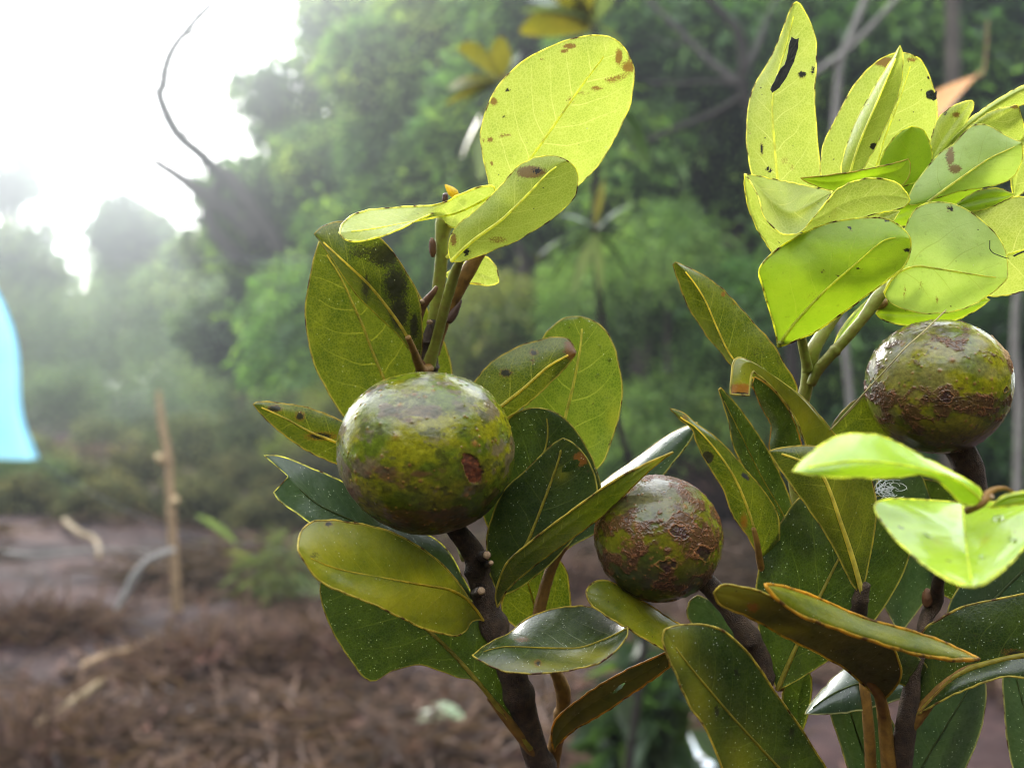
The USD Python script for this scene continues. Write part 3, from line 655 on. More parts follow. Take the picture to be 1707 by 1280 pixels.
def leaf(kind, M, L, R, z=(0, 0), zl=0.0, zr=0.0, bulge=1.0, label=None, stains=(), holes=(), rib=(0.48, 0.14), nv=56, nu=26, space=6.5, margin=0.17, wob=0.5, slant=0.75, rim_mat=None, veins=1.0):
    leaf_no[0] += 1
    sd_ = leaf_no[0]
    cM, cL, cR = curve(M, nv), curve(L, nv), curve(R, nv)
    t = np.linspace(0, 1, nv)
    zM = np.interp(t, np.linspace(0, 1, len(z)), z)
    if len(z) > 2:
        zM = Akima1DInterpolator(np.linspace(0, 1, len(z)), z)(t) if len(z) > 3 else np.polyval(np.polyfit(np.linspace(0, 1, 3), z, 2), t)
    prof = np.clip(np.sin(np.pi * np.clip(t, 0.0, 1)), 0, 1) ** 0.6
    def edge(zz):
        return prof * (np.interp(t, np.linspace(0, 1, len(zz)), zz) if np.ndim(zz) else zz)
    zL, zR = zM + edge(zl), zM + edge(zr)
    u = np.sin(np.linspace(-1, 1, nu) * np.pi / 2)
    u = np.sign(u) * np.abs(u) ** 1.15
    a = np.abs(u)[None, :]
    side = (u < 0)[None, :]
    E = np.where(side[..., None], cL[:, None], cR[:, None])
    zE = np.where(side, zL[:, None], zR[:, None])
    PX = cM[:, None, 0] * (1 - a) + E[..., 0] * a
    PY = cM[:, None, 1] * (1 - a) + E[..., 1] * a
    ZZ = zM[:, None] * (1 - a) + zE * a - bulge * 4 * a * (1 - a) * prof[:, None] * 0.8
    # gentle unevenness of a real blade
    pn = np.stack([PX / 70.0, PY / 70.0, np.full_like(PX, sd_ * 3.7)], -1)
    ZZ = ZZ + (meshkit.fbm(pn, 3, sd_) - 0.5) * 2.6 * wob * prof[:, None]
    en = (meshkit.noise(np.stack([t * 26, np.zeros_like(t), np.full_like(t, sd_ * 9.1)], -1), 2) - 0.5) * 2.2
    en2 = (meshkit.noise(np.stack([t * 26, np.ones_like(t) * 5, np.full_like(t, sd_ * 9.1)], -1), 2) - 0.5) * 2.2
    wl = np.where(side, en[:, None], en2[:, None]) * a ** 6
    dl = E - cM[:, None]
    dl = dl / (np.linalg.norm(dl, axis=-1, keepdims=True) + 1e-6)
    PX, PY = PX + dl[..., 0] * wl, PY + dl[..., 1] * wl
    V = at(PX, PY, ZZ).reshape(-1, 3)
    G = V.reshape(nv, nu, 3)
    # millimetres along and across the blade
    mid = nu // 2
    mlen = np.concatenate([[0], np.cumsum(np.linalg.norm(np.diff(at(cM[:, 0], cM[:, 1], zM), axis=0), axis=1))]) * 1000
    half = np.linalg.norm(np.where(side[..., None], G[:, :1], G[:, -1:]) - at(cM[:, 0], cM[:, 1], zM)[:, None], axis=-1) * 1000
    x = u[None, :] * np.maximum(half, 0.02)
    y = np.repeat(mlen[:, None], nu, 1)
    edge_mm = (1 - a) * half
    edge_mm = np.minimum(edge_mm, np.maximum(0.0, 9))
    lf = np.stack([x, y, np.full_like(x, sd_ * 37.0)], -1).reshape(-1, 3)
    ph = (y - slant * np.abs(x) - 0.012 * x * x) / space + 0.35 * (u > 0)[None, :] + sd_ * 0.37 + (meshkit.fbm(np.stack([x / 9, y / 9, np.full_like(x, sd_ * 1.0)], -1), 2, 4) - 0.5) * 0.5
    fade = np.clip(1.15 - a, 0, 1) * np.clip((y - 2) / 4, 0, 1) * veins * np.ones_like(x)
    vn = np.stack([ph, fade, edge_mm], -1).reshape(-1, 3)
    st = np.zeros((nv, nu, 3))
    stains = list(stains) + [(sx, sy, rx * 1.5, ry * 1.5, 1, 0.62) for (sx, sy, rx, ry, ch, s) in stains if ch == 0 and s > 0.65]
    for (sx, sy, rx, ry, ch, s) in stains:
        dd = ((PX - sx) / rx) ** 2 + ((PY - sy) / ry) ** 2
        st[..., ch] = np.maximum(st[..., ch], s * np.exp(-dd * 0.9))
    i, j = np.meshgrid(np.arange(nv - 1), np.arange(nu - 1), indexing='ij')
    keep = np.ones(i.shape, bool)
    for (hx, hy, rx, ry, ang) in holes:
        cx = (PX[:-1, :-1] + PX[1:, 1:]) / 2 - hx
        cy = (PY[:-1, :-1] + PY[1:, 1:]) / 2 - hy
        ca, sa = math.cos(ang), math.sin(ang)
        keep &= ((cx * ca + cy * sa) / rx) ** 2 + ((-cx * sa + cy * ca) / ry) ** 2 > 1
    i, j = i[keep], j[keep]
    F = np.stack([i * nu + j, (i + 1) * nu + j, (i + 1) * nu + j + 1, i * nu + j + 1], -1).reshape(-1, 4)
    lp = obj('leaf', (V, F), LM[kind], shrub, smooth=True, label=label, pv={'lf': lf, 'vn': vn, 'stain': st.reshape(-1, 3)})
    if rib:
        k = max(4, int(nv * 0.93))
        c = at(cM[:k, 0], cM[:k, 1], zM[:k] - 0.15)
        r = np.linspace(rib[0], rib[1], k) / 1000
        obj('midrib', tube(c, r, 6), RIB[kind], lp, smooth=True)
    if margin:
        g = np.concatenate([G[:, 0], G[-1, 1:-1], G[::-1, -1]])
        g = np.delete(g, np.where(np.linalg.norm(np.diff(g, axis=0), axis=1) < 1e-4)[0], 0)
        rr = margin / 1000 * (0.8 + 0.4 * meshkit.noise(np.arange(len(g))[:, None] * np.array([0.4, 0, 0]), sd_))
        obj('margin', tube(g, rr, 5), EDGE[rim_mat or kind], lp, smooth=True)
    return lp


def stem(name, pts, mat, label=None, knots=(), amp=0.10, sides=14, n=60, seed=1):
    """pts: (px, py, mm, radius in pixels)"""
    p = np.asarray(pts, float)
    P = at(p[:, 0], p[:, 1], p[:, 2])
    r = p[:, 3] / FPX * P[:, 1]
    return obj(name, rough_tube(P, r, sides, n, amp, seed=seed, knots=knots), mat, shrub, smooth=True, label=label)


def lump(name, px, py, mm, rx, ry, mat, ang=0.0, parent=None, seed=0, label=None, taper=0.0):
    """A small bud or stub: an uneven ellipsoid, RX by RY pixels."""
    m = trimesh.creation.icosphere(3)
    v = m.vertices.copy()
    v *= 1 + 0.25 * (meshkit.fbm(v * 2.2 + seed * 5, 3, seed)[:, None] - 0.5)
    v[:, 0] *= 1 - taper * v[:, 2]
    v[:, 1] *= 1 - taper * v[:, 2]
    s = (0.28 + mm / 1000) / FPX
    v = v * [rx * s, rx * s, ry * s]
    c, s_ = math.cos(ang), math.sin(ang)
    v = np.stack([v[:, 0] * c + v[:, 2] * s_, v[:, 1], -v[:, 0] * s_ + v[:, 2] * c], 1)
    return obj(name, (v + at(px, py, mm), m.faces), mat, parent or shrub, smooth=True, label=label)


# --- stems and stalks
stem('stem', [(905, 1420, 40, 26), (912, 1300, 20, 22), (888, 1240, 12, 22), (868, 1170, 8, 23), (850, 1110, 6, 24), (826, 1050, 6, 20), (808, 1000, 7, 20), (793, 930, 8, 19), (766, 890, 6, 17), (742, 860, 4, 15)],
     BARK, 'dark main stem below the largest fruit', knots=[(0.35, 0.25), (0.55, 0.3), (0.72, 0.4), (0.85, 0.35)], seed=2)
p0 = at(905, 1420, 40)
obj('stem', rough_tube([p0, p0 + [0.01, 0.03, -0.25], p0 + [0.03, 0.06, -0.55], [p0[0] + 0.05, p0[1] + 0.08, -0.05]], [0.0048, 0.006, 0.008, 0.011], 10, 30, 0.1, seed=5), BARK, shrub, smooth=True)
stem('shoot', [(780, 930, 20, 12), (757, 850, 27, 13), (732, 750, 30, 14), (716, 660, 28, 15), (713, 610, 26, 15), (719, 570, 24, 13), (725, 530, 22, 12), (731, 480, 20, 11), (736, 430, 18, 11), (737, 395, 17, 12), (741, 372, 16, 16), (748, 360, 15, 17)],
     GREEN_TWIG, 'upright olive shoot behind the largest fruit', knots=[(0.5, 0.2)], seed=3)
stem('petiole', [(714, 610, 22, 12), (728, 565, 18, 9), (742, 510, 12, 9), (755, 465, 8, 9), (766, 436, 5, 7), (776, 418, 3, 5)], GREEN_TWIG, seed=4)
stem('petiole', [(722, 590, 24, 11), (745, 520, 22, 12), (772, 466, 20, 13), (798, 424, 19, 11), (826, 385, 19, 7)], TWIG, 'brown swollen petiole', seed=6)
stem('petiole', [(706, 610, 21, 9), (694, 590, 18, 8), (696, 540, 15, 7), (706, 508, 14, 7), (722, 488, 13, 5), (728, 478, 13, 3)], BUD, 'reddish bent petiole', seed=7)
stem('petiole', [(716, 614, 20, 9), (700, 612, 14, 8), (690, 585, 6, 6), (680, 562, 1, 5)], TWIG, seed=8)
stem('shoot_base', [(735, 700, 28, 17), (718, 650, 27, 18), (712, 612, 25, 18.5), (717, 575, 23, 16), (723, 548, 21.5, 13.5), (727, 535, 21, 10)], BARK, 'dark knobbly foot of the upright shoot', knots=[(0.55, 0.18), (0.8, 0.2)], amp=0.16, seed=51)
lump('bud', 758, 520, 19, 6.5, 23, PURPLE, 0.55, seed=3, label='pointed purplish bud beside the upright shoot', taper=0.5)
lump('bud', 721, 413, 15, 6, 17, BUD, -0.05, seed=4, label='rusty papery bud scale')
lump('bud', 752, 318, 14, 7, 14, RIB['old'], -0.8, seed=5, taper=0.5)
lump('bud', 742, 330, 16, 5, 9, PURPLE, 0.1, seed=6)
for (x_, y_, z_, r_) in ((703, 503, 12, 5), (716, 537, 12, 5)):
    lump('leaf_scar', x_, y_, z_, r_, r_ * 0.8, CUT, seed=int(x_))
for (x_, y_, r_) in ((802, 985, 8), (811, 925, 8), (818, 938, 5)):
    s_ = stem('twig_stub', [(x_ - 9, y_ + 3, 8, r_ * 1.2), (x_ - 2, y_ + 1, -4, r_), (x_, y_, -8, r_)], BARK, seed=int(x_), n=14, sides=10)
    lump('cut_face', x_ + 0.5, y_, -8.2, r_ * 0.8, r_ * 0.8, CUT, parent=s_, seed=int(y_))
# the orange twig behind the main stem
stem('twig', [(915, 1330, 24, 14), (922, 1260, 20, 13), (936, 1195, 16, 12), (938, 1150, 14, 13), (922, 1110, 13, 9), (908, 1060, 12, 10), (898, 1030, 12, 11), (907, 985, 12, 10), (922, 940, 12, 9), (945, 905, 12, 7)], TWIG, 'orange brown side twig', knots=[(0.35, 0.3)], seed=9)
stem('petiole', [(905, 1265, 14, 10), (882, 1245, 9, 9), (850, 1205, 6, 8), (815, 1160, 5, 6)], TWIG, seed=10)
# middle fruit
stem('fruit_stalk', [(1130, 945, 2, 14), (1178, 972, 2, 17), (1212, 1010, 1, 17), (1245, 1058, 1, 18), (1268, 1100, 4, 18), (1272, 1160, 6, 17), (1285, 1250, 8, 17), (1300, 1400, 14, 18)], BARK, 'dark hairy stalk of the smallest fruit', knots=[(0.3, 0.3), (0.45, 0.25)], amp=0.18, seed=11)
# right group
stem('twig', [(1450, 1420, 10, 12), (1452, 1290, 4, 9.5), (1447, 1200, 3, 9), (1438, 1122, 4, 8), (1432, 1080, 6, 9)], TWIG, seed=12)
stem('twig', [(1432, 1100, 4, 12), (1431, 1040, -2, 13), (1434, 1000, -8, 13), (1441, 972, -10, 10)], BARK, 'greyish twig under the olive leaf', seed=13, amp=0.2)
stem('twig', [(1500, 1420, 8, 14), (1483, 1290, 0, 13), (1474, 1200, -4, 11), (1466, 1160, -10, 9), (1440, 1125, -14, 7), (1415, 1100, -17, 5)], TWIG, seed=14)
stem('stem', [(1490, 1420, 12, 22), (1498, 1290, 2, 20), (1510, 1210, -4, 17), (1518, 1160, -6, 15), (1528, 1110, -8, 9), (1540, 1040, 0, 10), (1556, 1010, 2, 12), (1563, 975, -5, 10), (1578, 920, -22, 8), (1604, 848, -48, 7)], BARK, 'dark stem of the right hand group', seed=15)
p1 = at(1490, 1420, 12)
obj('stem', rough_tube([p1, p1 + [0.0, 0.03, -0.25], p1 + [-0.02, 0.06, -0.55], [p1[0] - 0.05, p1[1] + 0.08, -0.05]], [0.004, 0.006, 0.008, 0.011], 10, 30, 0.1, seed=6), BARK, shrub, smooth=True)
stem('petiole', [(1512, 1215, -4, 12), (1535, 1185, -6, 12), (1562, 1152, -8, 10), (1600, 1121, -10, 8), (1640, 1106, -11, 6)], TWIG, 'orange petiole of the low right leaf', seed=16)
lump('bud', 1546, 996, 0, 9, 16, BUD, 0.1, seed=9)
stem('fruit_stalk', [(1588, 735, 10, 24), (1612, 772, 12, 24), (1628, 820, 14, 18), (1640, 870, 16, 16), (1630, 980, 20, 17), (1580, 1150, 24, 18), (1520, 1300, 26, 20), (1500, 1420, 30, 22)], BARK, 'dark stalk of the right hand fruit', amp=0.22, seed=17)
stem('shoot', [(1440, 1150, 26, 14), (1380, 980, 22, 12), (1335, 850, 20, 11), (1322, 745, 18, 11), (1332, 690, 17, 11), (1343, 650, 16, 11), (1350, 610, 15, 13), (1352, 590, 14, 13), (1372, 555, 15, 11), (1398, 515, 17, 11), (1425, 485, 18, 10), (1470, 440, 20, 9), (1520, 380, 24, 8)], GREEN_TWIG, 'pale green shoot carrying the lime leaves', seed=18)
stem('petiole', [(1347, 618, 12, 9), (1341, 590, 10, 8), (1336, 565, 8, 8), (1326, 556, 2, 5), (1308, 566, -5, 5), (1299, 573, -7, 4)], GREEN_TWIG, seed=19)
stem('petiole', [(1352, 640, 13, 8), (1372, 606, 10, 9), (1405, 570, 8, 9), (1435, 535, 7, 9), (1460, 500, 7, 11), (1475, 480, 8, 9), (1490, 455, 6, 5)], GREEN_TWIG, 'branching olive petiole above the right hand fruit', knots=[(0.3, 0.25)], seed=20)
stem('petiole', [(1455, 510, 10, 9), (1480, 505, 14, 8), (1510, 500, 18, 6)], TWIG, seed=21)

# --- leaves of the left shoot
leaf('young', [(745, 430), (800, 365), (850, 305), (893, 252), (930, 200), (965, 150), (1000, 103), (1025, 66)],
     [(745, 430), (790, 388), (812, 345), (815, 305), (806, 265), (801, 235), (804, 205), (815, 170), (833, 140), (857, 115), (890, 92), (925, 74), (960, 63), (1000, 60), (1025, 66)],
     [(745, 430), (830, 402), (900, 365), (965, 307), (1000, 270), (1020, 240), (1040, 200), (1051, 170), (1057, 135), (1055, 108), (1044, 84), (1025, 66)],
     z=(14, 16, 14, 10), zl=-1, zr=8, bulge=1.2, label='large lime leaf topping the left shoot', rib=(0.6, 0.22), space=7.5, slant=0.55,
     stains=[(815, 234, 14, 4, 1, .85), (840, 224, 14, 4, 1, .8), (950, 77, 12, 6, 1, .85), (940, 86, 6, 4, 1, .8), (905, 98, 6, 4, 1, .7), (823, 170, 7, 9, 1, .85), (1032, 95, 7, 16, 1, .85), (1048, 112, 14, 12, 1, .8), (1025, 132, 22, 6, 1, .75), (1000, 146, 18, 4, 1, .7), (975, 155, 16, 4, 1, .65), (950, 168, 10, 10, 1, .55), (820, 273, 12, 3, 1, .7), (848, 150, 5, 3, 0, .8), (842, 192, 4, 4, 0, .95), (890, 120, 3, 3, 0, .7), (1050, 100, 6, 12, 1, .6)])
leaf('young', [(752, 436), (785, 404), (841, 362), (877, 327), (910, 292), (945, 268)],
     [(752, 436), (748, 405), (764, 375), (800, 345), (832, 312), (858, 283), (885, 266), (915, 260), (945, 268)],
     [(752, 436), (785, 432), (820, 418), (860, 402), (905, 375), (935, 352), (957, 330), (963, 303), (960, 282), (945, 268)],
     z=(0, -4, -6, -5), zl=3, zr=[4, 7, 9, 8], bulge=1.2, label='folded lime leaf with a brown scorch mark', rib=(0.55, 0.2), nv=64,
     stains=[(885, 287, 26, 11, 1, .95), (895, 285, 14, 8, 0, .55), (756, 400, 7, 14, 1, .7), (830, 400, 26, 10, 1, .5), (778, 420, 8, 10, 0, .6)])
leaf('young', [(826, 322), (795, 340), (755, 357), (722, 363), (680, 371), (630, 380), (566, 388)],
     [(826, 322), (818, 309), (795, 313), (765, 325), (730, 341), (680, 345), (630, 348), (597, 356), (575, 369), (566, 388)],
     [(826, 322), (829, 340), (802, 366), (772, 380), (748, 377), (735, 352), (700, 365), (650, 389), (612, 400), (580, 401), (566, 388)],
     z=(10, 10, 4, -8, -14), zl=[-8, -8, 6, 16, 16], zr=[4, 6, 2, -6, -6], bulge=0.6, label='lime leaf held out flat with a shining top', rib=(0.4, 0.15), margin=0.28)
leaf('young', [(742, 458), (780, 452), (812, 460), (831, 471)], [(742, 458), (768, 441), (798, 429), (815, 431), (827, 446), (831, 471)],
     [(742, 458), (760, 470), (785, 473), (810, 476), (831, 471)], z=(24, 22, 22), bulge=.5, label='small lime leaf behind the swollen petiole', stains=[(790, 474, 20, 4, 1, .7)], rib=None, nv=30)
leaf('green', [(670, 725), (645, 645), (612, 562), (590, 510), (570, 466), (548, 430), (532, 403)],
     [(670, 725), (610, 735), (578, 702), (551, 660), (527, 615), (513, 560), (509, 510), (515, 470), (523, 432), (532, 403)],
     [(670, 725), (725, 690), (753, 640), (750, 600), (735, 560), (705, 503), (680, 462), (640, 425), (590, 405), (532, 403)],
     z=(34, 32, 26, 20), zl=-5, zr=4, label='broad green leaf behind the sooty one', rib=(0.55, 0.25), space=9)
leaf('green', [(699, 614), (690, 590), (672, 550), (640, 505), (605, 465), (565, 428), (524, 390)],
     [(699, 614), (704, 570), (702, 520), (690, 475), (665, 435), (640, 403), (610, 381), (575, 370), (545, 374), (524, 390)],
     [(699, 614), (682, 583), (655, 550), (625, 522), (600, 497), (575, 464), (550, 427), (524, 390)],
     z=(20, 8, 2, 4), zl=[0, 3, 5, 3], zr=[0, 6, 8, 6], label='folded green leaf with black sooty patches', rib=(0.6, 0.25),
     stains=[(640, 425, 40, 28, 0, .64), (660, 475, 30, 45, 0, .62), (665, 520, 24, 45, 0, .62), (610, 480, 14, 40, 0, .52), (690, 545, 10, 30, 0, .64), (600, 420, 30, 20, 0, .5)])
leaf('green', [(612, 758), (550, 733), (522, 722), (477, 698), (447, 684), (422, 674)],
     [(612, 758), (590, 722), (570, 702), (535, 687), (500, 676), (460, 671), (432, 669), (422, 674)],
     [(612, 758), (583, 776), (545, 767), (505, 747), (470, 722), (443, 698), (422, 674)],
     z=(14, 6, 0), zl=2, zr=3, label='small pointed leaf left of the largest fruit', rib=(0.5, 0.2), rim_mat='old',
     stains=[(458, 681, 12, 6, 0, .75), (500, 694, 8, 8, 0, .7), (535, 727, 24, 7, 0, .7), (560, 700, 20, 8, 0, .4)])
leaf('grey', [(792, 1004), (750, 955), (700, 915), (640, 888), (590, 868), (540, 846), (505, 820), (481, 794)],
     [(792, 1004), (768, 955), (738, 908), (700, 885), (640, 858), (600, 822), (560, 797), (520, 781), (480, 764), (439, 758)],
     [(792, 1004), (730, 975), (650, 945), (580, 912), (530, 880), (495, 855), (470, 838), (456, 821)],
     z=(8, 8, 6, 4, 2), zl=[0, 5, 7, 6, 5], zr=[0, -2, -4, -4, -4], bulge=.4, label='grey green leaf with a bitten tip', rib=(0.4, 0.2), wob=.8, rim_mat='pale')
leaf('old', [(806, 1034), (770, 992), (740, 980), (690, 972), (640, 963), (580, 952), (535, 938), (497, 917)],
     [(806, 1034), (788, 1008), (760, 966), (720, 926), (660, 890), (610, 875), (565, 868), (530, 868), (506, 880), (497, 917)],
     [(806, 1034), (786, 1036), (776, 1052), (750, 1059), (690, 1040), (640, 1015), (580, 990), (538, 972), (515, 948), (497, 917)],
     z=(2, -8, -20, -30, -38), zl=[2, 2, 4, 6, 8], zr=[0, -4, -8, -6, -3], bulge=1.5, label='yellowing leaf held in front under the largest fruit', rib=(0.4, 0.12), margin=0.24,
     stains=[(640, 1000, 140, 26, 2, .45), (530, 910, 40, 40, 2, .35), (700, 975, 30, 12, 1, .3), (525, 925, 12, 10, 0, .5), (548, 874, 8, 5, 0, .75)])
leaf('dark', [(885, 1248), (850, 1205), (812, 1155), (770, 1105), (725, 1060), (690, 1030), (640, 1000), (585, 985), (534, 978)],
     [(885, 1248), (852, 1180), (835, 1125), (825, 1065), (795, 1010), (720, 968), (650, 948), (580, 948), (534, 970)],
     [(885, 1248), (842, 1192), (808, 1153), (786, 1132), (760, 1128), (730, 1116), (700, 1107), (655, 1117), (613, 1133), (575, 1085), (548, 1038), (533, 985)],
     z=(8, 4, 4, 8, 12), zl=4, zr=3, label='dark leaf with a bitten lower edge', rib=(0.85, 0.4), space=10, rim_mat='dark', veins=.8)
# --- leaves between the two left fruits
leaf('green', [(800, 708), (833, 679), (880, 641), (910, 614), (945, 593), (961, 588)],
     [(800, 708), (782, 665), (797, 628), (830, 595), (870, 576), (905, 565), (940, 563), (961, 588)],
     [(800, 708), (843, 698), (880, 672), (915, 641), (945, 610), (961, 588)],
     z=(12, 8, 8), zl=4, zr=2, label='olive leaf with a brown tip behind the largest fruit', rib=(0.6, 0.28), space=8,
     stains=[(953, 582, 14, 20, 1, .85), (890, 588, 7, 5, 0, .75), (843, 622, 10, 7, 0, .8), (888, 602, 4, 4, 0, .8)])
L_ = leaf('wet', [(920, 800), (932, 750), (942, 697), (955, 645), (965, 594), (970, 550), (968, 528)],
     [(920, 800), (880, 765), (868, 705), (880, 645), (893, 595), (908, 560), (935, 534), (968, 528)],
     [(920, 800), (970, 792), (1000, 777), (1012, 755), (1026, 715), (1035, 675), (1037, 638), (1030, 598), (1018, 565), (1000, 542), (968, 528)],
     z=(22, 18, 15, 14), zl=5, zr=2, bulge=1.2, label='broad glossy wet leaf behind the olive one', rib=(0.6, 0.3), space=9,
     stains=[(1018, 740, 10, 18, 0, .45), (1022, 700, 12, 20, 2, .3)])
DROPS.append((L_, [((44, 18), 0.5), ((40, 20), 0.7), ((47, 15), 0.4), ((36, 17), 0.45), ((30, 19), 0.35), ((50, 17), 0.4)], 2))
leaf('dark', [(830, 904), (870, 830), (905, 758), (913, 712), (905, 681)],
     [(830, 904), (802, 830), (820, 760), (845, 703), (873, 683), (905, 681)],
     [(830, 904), (930, 902), (988, 850), (1000, 803), (985, 760), (965, 725), (940, 697), (905, 681)],
     z=(12, 12, 10), zl=3, zr=1, label='dull dark leaf standing behind a darker one', rib=(0.4, 0.2), rim_mat='green')
leaf('dark', [(832, 992), (870, 920), (886, 888), (901, 850), (916, 810), (930, 770), (938, 730)],
     [(832, 992), (812, 930), (817, 870), (845, 812), (880, 780), (912, 748), (938, 730)],
     [(832, 992), (872, 976), (920, 937), (960, 892), (986, 850), (995, 815), (988, 783), (968, 750), (938, 730)],
     z=(4, 2, 2, 0), zl=4, zr=-2, label='darkest leaf with an oblong hole', rib=(0.5, 0.3), rim_mat='green', nv=110, nu=60,
     holes=[(952, 777, 17, 7, -0.55)], stains=[(968, 765, 14, 14, 1, .8), (935, 790, 12, 12, 2, .3)])
leaf('green', [(829, 1012), (842, 968), (880, 925), (940, 880), (1000, 838), (1060, 790), (1121, 754)],
     [(829, 1012), (829, 975), (860, 922), (930, 868), (1000, 817), (1060, 781), (1121, 754)],
     [(829, 1012), (858, 970), (905, 932), (955, 896), (1004, 860), (1050, 815), (1085, 782), (1121, 754)],
     z=(2, -6, -12, -14), zl=-3, zr=[2, 5, 5, 3], bulge=.8, label='narrow leaf seen edge on reaching to the smallest fruit', rib=None, margin=0.29, rim_mat='old', stains=[(1090, 770, 20, 10, 2, .5)])
L_ = leaf('grey', [(868, 964), (925, 900), (985, 850), (1040, 805), (1095, 760), (1163, 704)],
     [(868, 964), (900, 910), (950, 855), (1000, 807), (1050, 771), (1110, 727), (1163, 704)],
     [(868, 964), (950, 912), (1020, 872), (1080, 822), (1112, 784), (1145, 742), (1163, 704)],
     z=(18, 16, 13, 9), zl=7, zr=-2, label='grey shining wet leaf behind the smallest fruit', rib=None, rim_mat='green')
DROPS.append((L_, [((46, 9), 0.6), ((41, 10), 0.7), ((50, 11), 0.5), ((37, 8), 0.5)], 3))
leaf('green', [(906, 1072), (895, 1025), (884, 985), (872, 948)], [(906, 1072), (862, 1046), (836, 1018), (848, 978), (872, 948)],
     [(906, 1072), (945, 1042), (950, 988), (936, 936), (905, 928), (872, 948)], z=(16, 18, 18), label='green leaf behind the orange brown twig', rib=(0.5, 0.2), nv=34)
leaf('dark', [(1046, 1046), (1005, 1066), (955, 1080), (900, 1079), (850, 1077), (788, 1092)],
     [(1046, 1046), (1035, 1029), (990, 1012), (930, 1014), (880, 1030), (850, 1054), (815, 1072), (788, 1092)],
     [(1046, 1046), (1043, 1064), (1020, 1090), (990, 1107), (930, 1120), (870, 1122), (830, 1115), (788, 1092)],
     z=(-14, -12, -16, -22), zl=[14, 16, 14], zr=[-8, -9, -8], bulge=1.0, label='dark boat shaped leaf lying across the main stem', rib=(0.3, 0.12), margin=0.25, rim_mat='old',
     stains=[(1000, 1095, 60, 14, 2, .5), (900, 1112, 80, 10, 2, .4), (897, 1105, 6, 6, 0, .7), (870, 1065, 22, 8, 1, .5)])
leaf('old', [(1175, 1088), (1130, 1066), (1085, 1035), (1045, 1010), (1008, 994), (977, 988)],
     [(1175, 1088), (1150, 1052), (1100, 1020), (1050, 988), (1015, 968), (990, 970), (977, 988)],
     [(1175, 1088), (1125, 1088), (1090, 1074), (1050, 1050), (1010, 1026), (985, 1007), (977, 988)],
     z=(-4, -8, -12), zl=6, zr=-4, label='olive leaf under the smallest fruit', rib=None, margin=0.25, stains=[(1040, 1000, 60, 16, 0, .32)])
leaf('rust', [(924, 1252), (940, 1212), (980, 1178), (1030, 1147), (1080, 1118), (1116, 1097)],
     [(924, 1252), (922, 1210), (945, 1180), (1000, 1141), (1060, 1109), (1116, 1085)],
     [(924, 1252), (958, 1216), (1010, 1186), (1060, 1151), (1116, 1112)],
     z=(10, 2, -4), zl=-3, zr=2, label='narrow brownish leaf with a torn slit', rib=None, margin=0.28, rim_mat='rust', nv=100, nu=40, holes=[(1032, 1146, 13, 3, -0.75)])
# --- leaves around the right hand shoot
leaf('green', [(1320, 684), (1270, 642), (1224, 600), (1196, 548), (1175, 500), (1150, 462), (1126, 437)],
     [(1320, 684), (1262, 652), (1219, 609), (1180, 561), (1150, 515), (1131, 470), (1122, 444), (1126, 437)],
     [(1320, 684), (1327, 640), (1310, 610), (1285, 570), (1245, 525), (1210, 487), (1170, 458), (1126, 437)],
     z=(12, 4, 2, 2), zl=[4, 7, 7], zr=[2, 6, 6], label='folded pointed leaf standing left of the right shoot', rib=(0.3, 0.2), rim_mat='old',
     stains=[(1260, 590, 40, 40, 0, .36), (1205, 490, 5, 4, 1, .9), (1222, 505, 4, 3, 1, .9), (1300, 600, 16, 26, 0, .4)])
leaf('old', [(1396, 764), (1370, 705), (1330, 658), (1292, 628), (1262, 608), (1240, 606), (1234, 628), (1233, 658)],
     [(1396, 764), (1390, 722), (1345, 670), (1310, 642), (1272, 616), (1240, 598), (1224, 602), (1219, 630), (1218, 657)],
     [(1396, 764), (1346, 746), (1326, 696), (1302, 662), (1280, 639), (1262, 625), (1254, 620), (1250, 640), (1249, 659)],
     z=(0, -6, -10, -12, -18, -20), zl=2, zr=2, bulge=.4, label='curled yellow green leaf with a brown burnt tip', rib=None, margin=0.28, rim_mat='green',
     stains=[(1234, 652, 26, 13, 1, 1.0), (1232, 660, 26, 7, 0, .85), (1340, 690, 22, 40, 2, .35)])
leaf('dark', [(1324, 774), (1306, 735), (1300, 700), (1280, 665), (1256, 634)], [(1324, 774), (1284, 748), (1284, 705), (1266, 672), (1254, 640)],
     [(1324, 774), (1337, 748), (1324, 703), (1300, 662), (1258, 628)], z=(10, 6, -4), zl=8, zr=-4, label='dark half of the curled leaf', rib=None, rim_mat='rust')
leaf('dark', [(1332, 904), (1290, 830), (1262, 780), (1238, 730), (1218, 690), (1198, 649)],
     [(1332, 904), (1290, 882), (1252, 802), (1224, 747), (1214, 702), (1198, 649)],
     [(1332, 904), (1320, 842), (1296, 782), (1266, 727), (1236, 685), (1204, 648), (1198, 649)],
     z=(14, 10, 6), zl=4, zr=3, label='narrow dark leaf with a ragged left edge', rib=(0.25, 0.15), rim_mat='old')
leaf('green', [(1270, 948), (1258, 885), (1238, 825), (1215, 780), (1187, 742), (1158, 711), (1138, 698), (1117, 681)],
     [(1270, 948), (1251, 902), (1222, 860), (1205, 815), (1180, 775), (1160, 736), (1153, 714), (1135, 701), (1117, 681)],
     [(1270, 948), (1300, 892), (1286, 836), (1250, 790), (1215, 750), (1184, 722), (1162, 707), (1143, 690), (1117, 681)],
     z=(10, 4, 2, 2), zl=3, zr=4, label='narrow leaf with a black hole and a twisted tip', rib=(0.45, 0.2), rim_mat='old', nv=100, nu=44, slant=1.4,
     holes=[(1243, 794, 8, 4, 0.7)], stains=[(1180, 762, 9, 9, 0, 1.2), (1240, 870, 10, 22, 1, .55), (1140, 697, 12, 10, 1, .5)])
